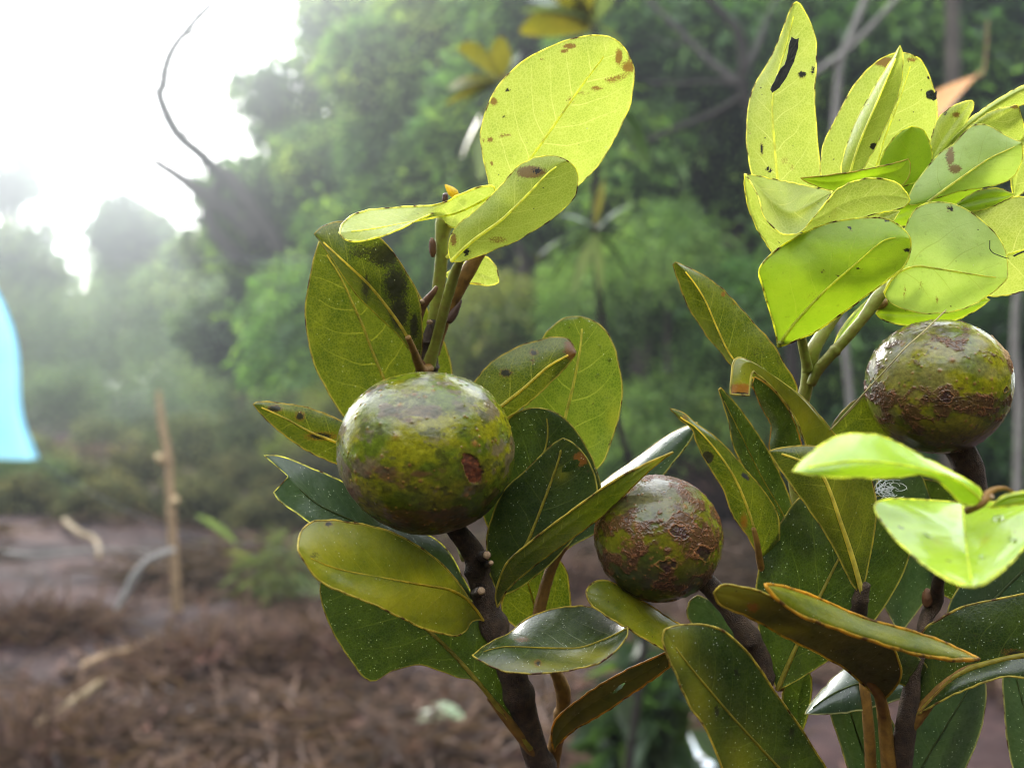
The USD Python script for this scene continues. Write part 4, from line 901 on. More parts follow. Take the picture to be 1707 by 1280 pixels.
stem('petiole', [(1300, 1150, 16, 6), (1285, 1040, 14, 6), (1276, 985, 11, 6), (1268, 942, 8, 6), (1262, 905, 4, 5), (1256, 880, 3, 4)], TWIG, seed=31)
leaf('green', [(1437, 990), (1421, 930), (1401, 870), (1374, 797), (1335, 768), (1281, 752)],
     [(1437, 990), (1416, 966), (1386, 906), (1350, 851), (1310, 796), (1281, 752)],
     [(1437, 990), (1450, 930), (1460, 870), (1456, 810), (1432, 770), (1370, 745), (1320, 744), (1281, 752)],
     z=(-10, -14, -16, -14), zl=2, zr=2, bulge=.8, label='olive yellow leaf in the middle of the right group', rib=(0.8, 0.3), rim_mat='old', slant=1.1,
     stains=[(1430, 860, 20, 50, 0, .30), (1400, 830, 50, 70, 2, .22)])
leaf('dark', [(1296, 1150), (1325, 1082), (1356, 1015), (1386, 955), (1415, 895), (1440, 838)],
     [(1296, 1150), (1275, 1092), (1262, 1030), (1262, 965), (1280, 900), (1305, 865), (1335, 828), (1385, 808), (1440, 838)],
     [(1296, 1150), (1350, 1121), (1395, 1091), (1450, 1041), (1490, 985), (1516, 925), (1512, 870), (1480, 830), (1440, 838)],
     z=(4, 4, 8, 12), zl=3, zr=5, label='large dark speckled leaf behind the olive yellow one', rib=(0.75, 0.2), space=9, rim_mat='green',
     stains=[(1310, 850, 30, 12, 0, .3)])
leaf('grey', [(1242, 1102), (1202, 1045), (1163, 992)], [(1242, 1102), (1182, 1062), (1150, 1035), (1147, 1008), (1163, 992)],
     [(1242, 1102), (1226, 1052), (1200, 1012), (1163, 992)], z=(12, 10, 8), rib=None, nv=34)
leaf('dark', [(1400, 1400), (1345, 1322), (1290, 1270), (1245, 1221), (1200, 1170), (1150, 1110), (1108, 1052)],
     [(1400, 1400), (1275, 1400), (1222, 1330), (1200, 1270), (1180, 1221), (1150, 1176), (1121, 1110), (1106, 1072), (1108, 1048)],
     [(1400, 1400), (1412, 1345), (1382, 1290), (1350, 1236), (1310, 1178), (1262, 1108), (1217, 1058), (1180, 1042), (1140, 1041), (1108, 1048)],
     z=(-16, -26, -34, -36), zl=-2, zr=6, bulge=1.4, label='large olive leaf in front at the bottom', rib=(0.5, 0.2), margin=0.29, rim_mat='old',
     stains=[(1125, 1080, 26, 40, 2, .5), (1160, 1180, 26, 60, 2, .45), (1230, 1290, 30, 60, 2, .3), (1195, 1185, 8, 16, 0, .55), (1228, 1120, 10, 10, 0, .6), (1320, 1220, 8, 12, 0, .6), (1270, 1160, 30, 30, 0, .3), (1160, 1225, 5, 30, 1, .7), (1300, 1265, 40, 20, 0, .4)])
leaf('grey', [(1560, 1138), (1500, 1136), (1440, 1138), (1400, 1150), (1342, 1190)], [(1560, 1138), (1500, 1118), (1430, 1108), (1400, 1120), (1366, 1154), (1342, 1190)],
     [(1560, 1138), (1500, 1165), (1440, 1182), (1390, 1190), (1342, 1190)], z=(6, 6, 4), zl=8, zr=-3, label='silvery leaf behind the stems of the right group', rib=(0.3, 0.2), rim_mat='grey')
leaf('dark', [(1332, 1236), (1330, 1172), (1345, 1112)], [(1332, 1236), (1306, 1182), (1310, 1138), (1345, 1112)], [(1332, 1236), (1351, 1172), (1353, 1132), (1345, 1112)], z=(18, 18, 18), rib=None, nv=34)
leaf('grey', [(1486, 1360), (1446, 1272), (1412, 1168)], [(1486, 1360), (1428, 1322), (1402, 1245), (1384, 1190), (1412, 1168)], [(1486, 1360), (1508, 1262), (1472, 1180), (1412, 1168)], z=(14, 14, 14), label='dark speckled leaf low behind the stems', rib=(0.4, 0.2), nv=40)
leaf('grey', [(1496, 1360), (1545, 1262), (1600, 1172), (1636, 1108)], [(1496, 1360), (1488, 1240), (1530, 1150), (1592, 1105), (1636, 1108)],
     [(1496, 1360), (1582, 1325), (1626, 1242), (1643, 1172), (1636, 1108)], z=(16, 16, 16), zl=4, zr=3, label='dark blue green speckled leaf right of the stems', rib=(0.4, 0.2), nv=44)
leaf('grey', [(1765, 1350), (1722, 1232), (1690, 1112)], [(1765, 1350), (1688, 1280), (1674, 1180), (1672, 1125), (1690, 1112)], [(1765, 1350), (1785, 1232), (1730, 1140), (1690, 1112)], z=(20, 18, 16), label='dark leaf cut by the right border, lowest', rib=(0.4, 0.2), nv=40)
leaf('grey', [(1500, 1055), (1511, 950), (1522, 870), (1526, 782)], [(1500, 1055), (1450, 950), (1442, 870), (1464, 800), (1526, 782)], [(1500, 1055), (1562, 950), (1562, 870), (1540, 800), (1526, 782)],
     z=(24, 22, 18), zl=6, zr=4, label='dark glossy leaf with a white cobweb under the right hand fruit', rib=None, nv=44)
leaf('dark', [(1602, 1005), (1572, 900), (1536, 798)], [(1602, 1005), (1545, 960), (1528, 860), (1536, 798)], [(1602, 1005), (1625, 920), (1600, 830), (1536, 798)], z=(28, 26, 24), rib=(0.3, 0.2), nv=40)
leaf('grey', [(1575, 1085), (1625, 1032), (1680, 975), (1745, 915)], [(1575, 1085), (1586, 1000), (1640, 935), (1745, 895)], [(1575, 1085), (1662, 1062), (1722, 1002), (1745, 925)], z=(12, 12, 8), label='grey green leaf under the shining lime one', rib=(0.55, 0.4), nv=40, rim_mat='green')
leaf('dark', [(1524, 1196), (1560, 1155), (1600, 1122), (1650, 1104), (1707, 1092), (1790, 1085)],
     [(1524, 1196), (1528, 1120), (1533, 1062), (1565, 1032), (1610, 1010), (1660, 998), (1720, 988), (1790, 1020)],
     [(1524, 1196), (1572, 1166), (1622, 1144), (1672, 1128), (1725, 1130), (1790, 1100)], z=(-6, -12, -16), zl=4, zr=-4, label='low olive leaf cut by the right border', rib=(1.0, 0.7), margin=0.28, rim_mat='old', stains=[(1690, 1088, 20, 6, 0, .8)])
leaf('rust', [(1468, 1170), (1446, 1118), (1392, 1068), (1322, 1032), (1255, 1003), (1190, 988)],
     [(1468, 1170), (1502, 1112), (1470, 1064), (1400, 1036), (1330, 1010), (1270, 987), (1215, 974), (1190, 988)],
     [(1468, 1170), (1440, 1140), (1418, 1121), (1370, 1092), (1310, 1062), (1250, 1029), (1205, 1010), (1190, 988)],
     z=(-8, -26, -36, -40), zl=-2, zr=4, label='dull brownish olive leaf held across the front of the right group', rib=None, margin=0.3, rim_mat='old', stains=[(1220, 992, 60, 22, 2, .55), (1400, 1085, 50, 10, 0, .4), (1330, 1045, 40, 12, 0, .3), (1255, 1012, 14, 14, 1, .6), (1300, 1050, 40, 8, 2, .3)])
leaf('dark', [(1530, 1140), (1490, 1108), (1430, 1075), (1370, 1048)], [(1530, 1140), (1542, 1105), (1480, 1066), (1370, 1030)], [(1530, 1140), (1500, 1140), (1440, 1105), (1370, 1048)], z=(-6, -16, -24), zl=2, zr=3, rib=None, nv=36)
leaf('old', [(1632, 1099), (1560, 1082), (1480, 1062), (1420, 1042), (1360, 1018), (1315, 992), (1276, 974)],
     [(1632, 1099), (1560, 1066), (1480, 1042), (1440, 1030), (1380, 1004), (1320, 982), (1276, 974)],
     [(1632, 1099), (1560, 1096), (1480, 1077), (1400, 1050), (1340, 1028), (1298, 1000), (1276, 974)],
     z=(-32, -40, -46), zl=8, zr=-2, label='orange rimmed leaf lying above the brownish one', rib=None, margin=0.5, rim_mat='orange', stains=[(1350, 1000, 40, 10, 0, .3)])
# --- shining lime leaves nearest the camera
leaf('shine', [(1640, 840), (1612, 812), (1570, 790), (1500, 774), (1430, 768), (1322, 785)],
     [(1640, 840), (1628, 810), (1590, 788), (1545, 764), (1490, 735), (1440, 722), (1385, 732), (1345, 760), (1322, 785)],
     [(1640, 840), (1602, 838), (1582, 818), (1556, 796), (1480, 797), (1400, 796), (1322, 785)],
     z=(-72, -76, -82, -84), zl=[4, 8, 10], zr=[0, 0, -2], bulge=1.0, label='blurred lime leaf pointing left, nearest the camera', rib=(0.3, 0.15), margin=0.17)
L_ = leaf('shine', [(1606, 838), (1608, 880), (1613, 930), (1622, 977)],
     [(1606, 838), (1530, 833), (1463, 837), (1474, 875), (1500, 906), (1540, 941), (1585, 968), (1622, 977)],
     [(1606, 838), (1660, 837), (1728, 841), (1724, 890), (1692, 931), (1656, 963), (1622, 977)],
     z=(-52, -68, -84, -100), zl=[4, 5, 3], zr=[6, 5, 3], bulge=.6, label='shining lime leaf hanging at the right border', rib=(0.35, 0.15), margin=0.21, nv=60,
     stains=[(1640, 900, 7, 7, 2, .6), (1560, 905, 6, 6, 2, .5), (1690, 885, 5, 5, 0, .7), (1660, 845, 30, 5, 1, .5), (1500, 880, 3, 3, 0, .9), (1580, 935, 3, 2, 0, .9)])
DROPS.append((L_, [((22, 17), 1.3), ((30, 8), 0.8), ((40, 15), 0.7), ((14, 20), 0.6), ((34, 19), 0.9)], 1))
leaf('lime', [(1652, 846), (1680, 832), (1740, 826)], [(1652, 846), (1675, 826), (1740, 818)], [(1652, 846), (1690, 842), (1740, 838)], z=(-72, -74, -70), rib=None, nv=24)
stem('petiole', [(1610, 852, -70, 6), (1640, 835, -72, 7), (1648, 822, -71, 6), (1668, 814, -70, 4), (1690, 822, -68, 3)], TWIG, seed=41)
lump('bud', 1648, 828, -71, 9, 7, CUT, 0.3, seed=12)
# --- the lime bunch, upper right
leaf('young', [(1302, 335), (1296, 298), (1292, 250), (1288, 200), (1289, 155), (1300, 110), (1315, 60), (1328, 4)],
     [(1302, 335), (1262, 312), (1250, 275), (1245, 240), (1245, 200), (1250, 165), (1262, 135), (1280, 105), (1297, 70), (1310, 35), (1321, 9), (1328, 4)],
     [(1302, 335), (1364, 312), (1367, 285), (1363, 240), (1360, 200), (1358, 160), (1360, 120), (1361, 80), (1355, 50), (1345, 25), (1334, 7), (1328, 4)],
     z=(8, 10, 14, 12), zl=3, zr=[4, 3, -3, -2], label='tallest upright lime leaf', rib=(0.4, 0.15), slant=1.3, space=9,
     stains=[(1337, 125, 7, 6, 0, .9), (1355, 118, 6, 12, 0, .55), (1282, 283, 6, 4, 0, 1.0), (1249, 220, 4, 4, 1, .8), (1270, 248, 3, 12, 0, .7), (1308, 268, 4, 9, 0, .7), (1322, 280, 6, 9, 1, .5), (1320, 198, 8, 8, 1, .4)])
leaf('young', [(1446, 335), (1472, 240), (1502, 160), (1522, 93)],
     [(1446, 335), (1377, 322), (1368, 270), (1377, 230), (1396, 193), (1418, 152), (1445, 118), (1472, 97), (1500, 88), (1522, 93)],
     [(1446, 335), (1530, 312), (1554, 260), (1561, 210), (1560, 165), (1550, 130), (1537, 104), (1522, 93)],
     z=(20, 20, 18), zl=2, zr=4, label='broad upright lime leaf behind a folded one', rib=(0.3, 0.12), stains=[(1478, 104, 22, 9, 1, .9), (1520, 100, 12, 6, 1, .6), (1553, 158, 9, 7, 0, 1.2), (1548, 130, 3, 3, 0, .8)])
leaf('young', [(1414, 300), (1436, 230), (1462, 170), (1486, 115), (1500, 77)], [(1414, 300), (1402, 280), (1412, 240), (1430, 196), (1455, 150), (1480, 110), (1500, 77)],
     [(1414, 300), (1437, 285), (1462, 240), (1486, 190), (1501, 145), (1505, 100), (1500, 77)], z=(12, 10, 12), zl=5, zr=5, label='narrow folded lime leaf', rib=(0.35, 0.2), nv=44, stains=[(1456, 244, 6, 5, 0, 1.1)])
leaf('lime', [(1500, 312), (1510, 262), (1520, 211)], [(1500, 312), (1464, 280), (1476, 250), (1496, 224), (1520, 211)], [(1500, 312), (1550, 285), (1552, 246), (1541, 220), (1520, 211)], z=(14, 12, 10), label='rounded green leaf inside the lime bunch', rib=None, nv=34, margin=.2)
leaf('lime', [(1335, 297), (1390, 303), (1440, 296), (1490, 286), (1514, 265)], [(1335, 297), (1370, 293), (1420, 287), (1470, 277), (1514, 265)], [(1335, 297), (1382, 317), (1440, 322), (1495, 315), (1516, 290), (1514, 265)], z=(6, 2, 2), zl=-3, zr=3, rib=None, nv=36, rim_mat='old')
leaf('young', [(1242, 290), (1272, 320), (1300, 345), (1330, 350), (1360, 335), (1387, 319)], [(1242, 290), (1290, 299), (1340, 309), (1387, 319)],
     [(1242, 290), (1264, 328), (1272, 358), (1290, 381), (1311, 391), (1336, 385), (1363, 356), (1387, 319)], z=(-8, -12, -8), zl=10, zr=-3, bulge=-1.2, label='cupped lime leaf, its pale upper side showing', rib=None, nv=44)
leaf('young', [(1311, 391), (1355, 368), (1400, 342), (1445, 328), (1485, 326), (1517, 333)], [(1311, 391), (1340, 382), (1365, 352), (1390, 322), (1420, 304), (1460, 297), (1495, 306), (1517, 333)],
     [(1311, 391), (1350, 384), (1395, 373), (1440, 362), (1480, 352), (1505, 346), (1517, 333)], z=(-11, -13, -12), zl=-3, zr=4, label='lime leaf curling over the big front leaf', rib=None, nv=44, stains=[(1378, 335, 5, 4, 1, .9), (1390, 360, 6, 20, 2, .3)])
leaf('young', [(1241, 290), (1254, 335), (1268, 378), (1290, 424)], [(1241, 290), (1243, 325), (1252, 360), (1268, 392), (1290, 424)], [(1241, 290), (1268, 332), (1296, 380), (1340, 392), (1352, 402), (1290, 424)], z=(-4, 0, 2), zr=4, rib=None, nv=36)
leaf('young', [(1330, 420), (1400, 385), (1455, 368), (1500, 352)], [(1330, 420), (1390, 365), (1450, 350), (1500, 352)], [(1330, 420), (1400, 402), (1460, 390), (1500, 352)], z=(4, 2, 2), rib=None, nv=30)
leaf('lime', [(1297, 578), (1320, 545), (1346, 515), (1386, 475), (1430, 437), (1467, 405), (1517, 397)],
     [(1297, 578), (1290, 540), (1278, 500), (1267, 465), (1267, 445), (1285, 424), (1320, 400), (1360, 380), (1400, 368), (1450, 363), (1482, 367), (1506, 382), (1517, 397)],
     [(1297, 578), (1330, 566), (1370, 546), (1420, 511), (1460, 481), (1500, 451), (1516, 424), (1517, 397)],
     z=(-6, -14, -20, -20), zl=[2, 6, 6], zr=4, bulge=1.2, label='big green lime leaf in front of the bunch', rib=(0.5, 0.12), nv=64, margin=.26,
     stains=[(1352, 495, 26, 14, 1, .35), (1372, 453, 3, 3, 0, .8), (1375, 472, 4, 3, 0, .9), (1432, 448, 5, 2, 0, .8), (1513, 417, 7, 3, 0, .9), (1417, 380, 3, 5, 0, .8), (1479, 368, 4, 3, 0, .9), (1396, 458, 3, 3, 0, .8)])
leaf('pale', [(1474, 488), (1502, 452), (1540, 444), (1590, 452), (1640, 460), (1679, 463)],
     [(1474, 488), (1495, 415), (1512, 372), (1532, 345), (1560, 337), (1595, 342), (1630, 363), (1662, 393), (1677, 424), (1679, 463)],
     [(1474, 488), (1490, 508), (1530, 521), (1570, 522), (1615, 511), (1650, 491), (1672, 472), (1679, 463)],
     z=(2, -4, -6, -4), zl=2, zr=4, label='pale oval leaf above the right hand fruit', rib=(0.4, 0.2), nv=60, space=9,
     stains=[(1508, 488, 4, 26, 1, .5), (1535, 475, 6, 18, 1, .45), (1584, 348, 6, 6, 0, .7), (1562, 500, 4, 10, 1, .6), (1500, 445, 20, 4, 1, .5), (1610, 395, 30, 10, 1, .25)])
leaf('pale', [(1547, 337), (1590, 305), (1640, 270), (1680, 250), (1703, 238)], [(1547, 337), (1513, 335), (1530, 300), (1560, 262), (1590, 240), (1610, 218), (1630, 208), (1652, 212), (1682, 229), (1703, 238)],
     [(1547, 337), (1592, 321), (1650, 311), (1682, 300), (1701, 275), (1703, 238)], z=(6, 4, 4), zl=4, zr=5, label='pale folded leaf with a rusty wound', rib=(0.4, 0.15), nv=56, stains=[(1584, 262, 8, 22, 1, .8), (1592, 282, 12, 8, 1, .9), (1578, 262, 4, 6, 0, .5)])
leaf('young', [(1547, 278), (1570, 235), (1595, 200), (1620, 168)], [(1547, 278), (1554, 225), (1570, 191), (1598, 173), (1620, 168)], [(1547, 278), (1582, 245), (1606, 212), (1622, 180), (1620, 168)], z=(14, 14, 14), rib=None, nv=34, stains=[(1594, 192, 9, 6, 1, .7), (1576, 190, 3, 3, 0, .8)])
leaf('young', [(1558, 268), (1600, 222), (1640, 190), (1690, 158), (1745, 140)], [(1558, 268), (1590, 224), (1630, 189), (1680, 156), (1745, 128)], [(1558, 268), (1604, 236), (1646, 205), (1696, 178), (1745, 170)], z=(14, 12, 8), zl=2, zr=4, label='long lime leaf at the upper right border', rib=None, nv=40)
leaf('young', [(1612, 215), (1655, 202), (1696, 175)], [(1612, 215), (1650, 188), (1696, 175)], [(1612, 215), (1672, 228), (1706, 234), (1704, 200), (1696, 175)], z=(12, 8, 6), zl=0, zr=5, rib=None, nv=34, stains=[(1692, 178, 12, 6, 1, .6)])
leaf('young', [(1600, 445), (1672, 426), (1775, 396)], [(1600, 445), (1622, 353), (1660, 335), (1702, 328), (1775, 330)], [(1600, 445), (1640, 492), (1690, 489), (1775, 462)], z=(10, 8, 4), zl=3, zr=3, label='lime leaf behind the pale oval one at the right border', rib=(0.35, 0.2), nv=44)
leaf('lime', [(1588, 346), (1635, 333), (1692, 325)], [(1588, 346), (1625, 321), (1660, 314), (1692, 325)], [(1588, 346), (1622, 353), (1662, 341), (1692, 325)], z=(10, 10, 10), rib=None, nv=28)
leaf('lime', [(1466, 372), (1540, 340), (1640, 300)], [(1466, 372), (1480, 325), (1540, 285), (1640, 300)], [(1466, 372), (1560, 372), (1620, 340), (1640, 300)], z=(18, 16, 16), rib=None, nv=34)
leaf('lime', [(1460, 522), (1540, 522), (1650, 500)], [(1460, 522), (1500, 490), (1580, 480), (1650, 500)], [(1460, 522), (1482, 537), (1542, 543), (1602, 530), (1650, 500)], z=(12, 12, 10), label='green leaf under the pale oval one', rib=None, nv=34)
leaf('young', [(1690, 330), (1704, 270), (1760, 180)], [(1690, 330), (1688, 260), (1760, 170)], [(1690, 330), (1740, 290), (1760, 190)], z=(14, 12, 8), rib=None, nv=30)
leaf('pale', [(1386, 584), (1415, 548), (1448, 498)], [(1386, 584), (1408, 540), (1448, 498)], [(1386, 584), (1424, 556), (1450, 520), (1448, 498)], z=(22, 20, 20), label='pale leaf seen between the petioles', rib=(0.2, 0.1), nv=28)
leaf('green', [(1376, 742), (1420, 705), (1470, 655)], [(1376, 742), (1400, 690), (1470, 640)], [(1376, 742), (1420, 748), (1470, 742), (1490, 690), (1470, 655)], z=(18, 16, 16), label='dark leaf tucked behind the right hand fruit', rib=None, nv=30)


# --- water drops
def drops(lp, uv, seed):
    rg = np.random.default_rng(seed)
    P = np.array(UsdGeom.Mesh(lp).GetPointsAttr().Get(), float)
    nn = np.array(UsdGeom.Mesh(lp).GetNormalsAttr().Get(), float)
    for (i, j), rr in uv:
        nu = 26
        k = min(int(i) * nu + int(j), len(P) - 1)
        n_ = nn[k] * (1 if nn[k] @ (np.array([0, 0, CAM_H + 0.3]) - P[k]) > 0 else -1)
        m = trimesh.creation.icosphere(3)
        t1 = np.cross(n_, [0.3, 0.5, 0.8])
        t1 /= np.linalg.norm(t1)
        t2 = np.cross(n_, t1)
        v = m.vertices * [rr, rr * rg.uniform(0.75, 1.0), rr * 0.45]
        v = v[:, :1] * t1 + v[:, 1:2] * t2 + v[:, 2:] * n_
        obj('water_drop', (v / 1000 + P[k] + n_ * rr * 0.0002, m.faces), DROP, lp, smooth=True)


for lp_, lst, sd_ in DROPS:
    drops(lp_, lst, sd_)


# --- fruits: squat round fruits with a warty, patchy skin
FRUIT = usdkit.material(stage, '/World/Looks/fruit_skin', {
    'c': ('attribute', {'attribute': 'col'}), 'g': ('attribute', {'attribute': 'gloss'}),
    'tc': ('texture_coordinate', {}),
    'n': ('noise_texture', {'scale': 700.0, 'detail': 6.0, 'roughness': 0.75}),
    'r': ('rgb_ramp', {'ramp': [(0.32, (0.45, 0.45, 0.42)), (0.62, (1.3, 1.28, 1.2))]}),
    'm': ('mix', {'mix_type': 'multiply', 'fac': 0.8}),
    'b': ('bump', {'strength': 0.22, 'distance': 0.0003}),
    'p': ('principled_bsdf', {'specular_ior_level': 0.45})},
    [('tc.object', 'n.vector'), ('n.fac', 'r.fac'), ('c.color', 'm.color1'), ('r.color', 'm.color2'), ('m.color', 'p.base_color'), ('n.fac', 'b.height'), ('b.normal', 'p.normal'), ('g.fac', 'p.roughness')],
    surface='p.BSDF')


def sstep(a, b_, x):
    t = np.clip((x - a) / (b_ - a), 0, 1)
    return t * t * (3 - 2 * t)


def mixc(c, col, k):
    return c * (1 - k[:, None]) + np.array(col) * k[:, None]


def fruit(px, py, mm, rx, ry, label, style, seed, sub=6, tilt=0.0):
    m = trimesh.creation.icosphere(sub)
    d = m.vertices.copy()
    f1 = lambda s, o=4, k=0: meshkit.fbm(d * s + seed * 13.7 + k * 5.1, o, seed + k)
    ax, ay, az = d[:, 0], d[:, 1], d[:, 2]      # right, away, up
    r = 1 + 0.05 * (f1(1.3, 2) - 0.5) + 0.012 * (f1(6, 3, 1) - 0.5)
    r *= 1 - 0.025 * np.clip(az, 0, 1) ** 6
    olive, green = np.array((0.130, 0.122, 0.004)), np.array((0.048, 0.066, 0.003))
    g = sstep(0.36, 0.62, f1(2.6, 5, 2))
    c = olive * g[:, None] + green * (1 - g[:, None])
    gl = 0.13 + 0.10 * f1(6, 4, 9)
    spots = meshkit.noise(d * 15 + seed, seed) * 0.6 + meshkit.noise(d * 27 + seed, seed + 1) * 0.4
    sp = sstep(0.70, 0.80, spots)
    rg = np.random.default_rng(seed)
    # wart like pores
    cs = rg.normal(size=(420 if style == 1 else 320, 3))
    cs /= np.linalg.norm(cs, axis=1, keepdims=True)
    rad = rg.uniform(0.008, 0.024, len(cs)) * np.where(rg.random(len(cs)) < 0.12, 1.7, 1)
    wart = np.zeros(len(d))
    from scipy.spatial import cKDTree
    tr_ = cKDTree(d)
    for cc, rr in zip(cs, rad):
        ids = np.array(tr_.query_ball_point(cc, rr * 2.2))
        if len(ids):
            wart[ids] = np.maximum(wart[ids], np.exp(-(np.linalg.norm(d[ids] - cc, axis=1) / rr) ** 2))
    r += 0.008 * wart
    # lively small relief of the rind
    r += 0.006 * (f1(9, 4, 21) - 0.5) + 0.002 * (f1(24, 3, 22) - 0.5)
    rust = f1(3.1, 5, 3)
    fine = f1(20, 4, 23)
    if style == 1:
        bloom = sstep(0.25, 0.62, az - 0.25 * ax + 0.5 * (f1(2.4, 5, 4) - 0.5)) * sstep(0.42, 0.58, f1(5, 5, 5))
        c = mixc(c, (0.13, 0.13, 0.060), bloom * 0.6)
        pur = sstep(0.56, 0.68, f1(4.5, 5, 6) + 0.30 * np.clip(az - 0.62, 0, 1) + 0.20 * sstep(-0.70, -1.0, ax + 0.3 * az))
        c = mixc(c, (0.075, 0.048, 0.036), pur * 0.75)
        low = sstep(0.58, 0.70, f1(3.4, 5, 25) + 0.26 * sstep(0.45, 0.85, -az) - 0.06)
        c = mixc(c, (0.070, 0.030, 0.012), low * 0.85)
        dk = sstep(0.55, 0.70, f1(8, 5, 7))
        c = mixc(c, (0.022, 0.024, 0.005), dk * 0.75)
        c = c * (0.62 + 0.76 * fine[:, None])
        c = mixc(c, (0.20, 0.085, 0.025), wart * 0.8 * sstep(0.35, 0.6, f1(3, 3, 26)))
        r += 0.005 * (pur + low) * (fine - 0.45)
        gl = gl + 0.16 * (pur + low)
        # bitten scar
        sx, sz = (792 - px) / rx, (py - 772) / ry
        on = ay < 0
        u_, v_ = (ax - sx), (az - sz)
        ca, sa = math.cos(-0.28), math.sin(-0.28)
        wob = 0.5 * (meshkit.fbm(np.stack([u_ * 22, v_ * 22, 0 * u_], 1), 3, 5) - 0.5)
        uu, vv = (u_ * ca - v_ * sa) / 0.092, (u_ * sa + v_ * ca) / 0.195
        rho = (np.abs(uu) ** 2.4 + np.abs(vv) ** 2.4) ** (1 / 2.4) + wob
        tail = np.hypot((u_ + 0.13) / 0.09, (v_ + 0.17) / 0.035) + wob
        sc = np.where(on, 1 - sstep(0.8, 1.1, rho), 0)
        c = mixc(c, (0.050, 0.014, 0.007), sc)
        c = mixc(c, (0.12, 0.034, 0.013), sc * sstep(0.45, 0.65, meshkit.fbm(d * 26, 4, 3)))
        r -= 0.020 * sc * (0.7 + 0.6 * fine)
        gl = np.where(sc > 0.5, 0.4, gl)
        rim = np.where(on, np.exp(-((rho - 1.15) / 0.14) ** 2), 0)
        c = mixc(c, (0.04, 0.03, 0.006), rim * 0.6)
    else:
        curl = np.abs(f1(7.5, 3, 31) - 0.5)
        curl = np.minimum(curl, np.abs(f1(11, 3, 32) - 0.52) * 1.3)
        if style == 2:
            c *= 0.6
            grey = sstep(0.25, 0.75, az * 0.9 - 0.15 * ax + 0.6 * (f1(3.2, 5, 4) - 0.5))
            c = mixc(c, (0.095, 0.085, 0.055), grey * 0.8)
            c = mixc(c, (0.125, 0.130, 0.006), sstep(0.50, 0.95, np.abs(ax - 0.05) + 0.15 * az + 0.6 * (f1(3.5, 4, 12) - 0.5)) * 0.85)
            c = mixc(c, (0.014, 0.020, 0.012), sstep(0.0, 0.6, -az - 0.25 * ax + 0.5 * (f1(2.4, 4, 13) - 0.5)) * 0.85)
            band = 0.10 * np.exp(-((az - 0.12) / 0.35) ** 2) + 0.05 * np.clip(az, 0, 1)
            thr = 0.50
        else:
            c = c * 1.15
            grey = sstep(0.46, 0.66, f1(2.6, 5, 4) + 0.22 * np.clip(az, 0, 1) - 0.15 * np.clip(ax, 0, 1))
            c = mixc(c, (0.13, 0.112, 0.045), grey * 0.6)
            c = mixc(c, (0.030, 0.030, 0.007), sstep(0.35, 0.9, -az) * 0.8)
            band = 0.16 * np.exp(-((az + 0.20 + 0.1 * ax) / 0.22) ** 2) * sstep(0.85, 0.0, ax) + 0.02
            thr = 0.56
        zone = sstep(thr, thr + 0.10, rust * 0.55 + f1(6.5, 4, 6) * 0.45 + band)
        line = np.exp(-(curl / 0.018) ** 2)
        c = mixc(c, (0.050, 0.018, 0.010), zone * 0.85)
        c = c * (0.6 + 0.8 * fine[:, None])
        c = mixc(c, (0.16, 0.058, 0.022), line * (0.15 + 0.85 * zone) * sstep(0.40, 0.58, f1(4, 3, 33) + 0.12 * zone))
        r += zone * (0.004 + 0.012 * (fine - 0.4)) + 0.011 * line * zone
        gl = gl + 0.12 * zone + 0.2 * line * zone
        spots_ = ((0.14, 0.24, 0.15), (-0.02, -0.26, 0.13), (0.56, -0.10, 0.15)) if style == 2 else ((0.60, -0.06, 0.065), (-0.30, -0.16, 0.10))
        for (sx, sz, sr) in spots_:
            dd = np.where(ay < 0, np.hypot(ax - sx, (az - sz) * 1.25), 9) / sr + 1.9 * (f1(8, 4, 15) - 0.5)
            inn, ring = sstep(0.9, 0.6, dd), np.exp(-((dd - 0.92) / 0.09) ** 2)
            c = mixc(c, (0.022, 0.010, 0.012), inn * 0.85)
            c = mixc(c, (0.26, 0.105, 0.040), ring * 0.85 * sstep(0.38, 0.56, f1(5, 3, 34)))
            r += -0.005 * inn + 0.010 * ring
            gl = np.where(inn > 0.5, 0.15, gl)
        c = mixc(c, (0.19, 0.080, 0.030), wart * 0.8)
        if style == 3:
            tan = np.where(ay < 0.6, sstep(0.26, 0.18, np.hypot((ax - 0.74) * 1.6, az - 0.58) + 0.30 * (f1(7, 4, 16) - 0.5)), 0)
            c = mixc(c, np.array((0.36, 0.22, 0.10)), tan * (0.6 + 0.4 * fine))
            r += 0.014 * tan * (0.4 + fine)
            gl = gl + 0.4 * tan
            dk = np.exp(-(((ax + 0.18) / 0.12) ** 2 + ((az - 0.78) / 0.09) ** 2)) * (ay < 0)
            c = mixc(c, (0.04, 0.035, 0.03), dk * 0.8)
    c = mixc(c, (0.03, 0.025, 0.012), sp * 0.6)
    y0 = 0.28 + mm / 1000
    s = y0 / FPX
    v = d * r[:, None]
    ct, stt = math.cos(tilt), math.sin(tilt)
    v = v * [rx * s, (rx + ry) / 2 * s, ry * s]
    v = np.stack([v[:, 0] * ct + v[:, 2] * stt, v[:, 1], -v[:, 0] * stt + v[:, 2] * ct], 1)
    fo = obj('fruit', (v + at(px, py, mm), m.faces), FRUIT, shrub, smooth=True, label=label, pv={'col': np.clip(c, 0.004, 0.9), 'gloss': np.clip(gl, 0.15, 0.9)})
    return fo


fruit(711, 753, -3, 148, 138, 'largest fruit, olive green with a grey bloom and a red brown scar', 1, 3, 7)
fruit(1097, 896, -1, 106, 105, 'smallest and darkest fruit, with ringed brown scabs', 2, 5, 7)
fruit(1563, 643, 6, 114, 113, 'olive fruit on the right with a crust of brown scabs', 3, 8, 7)


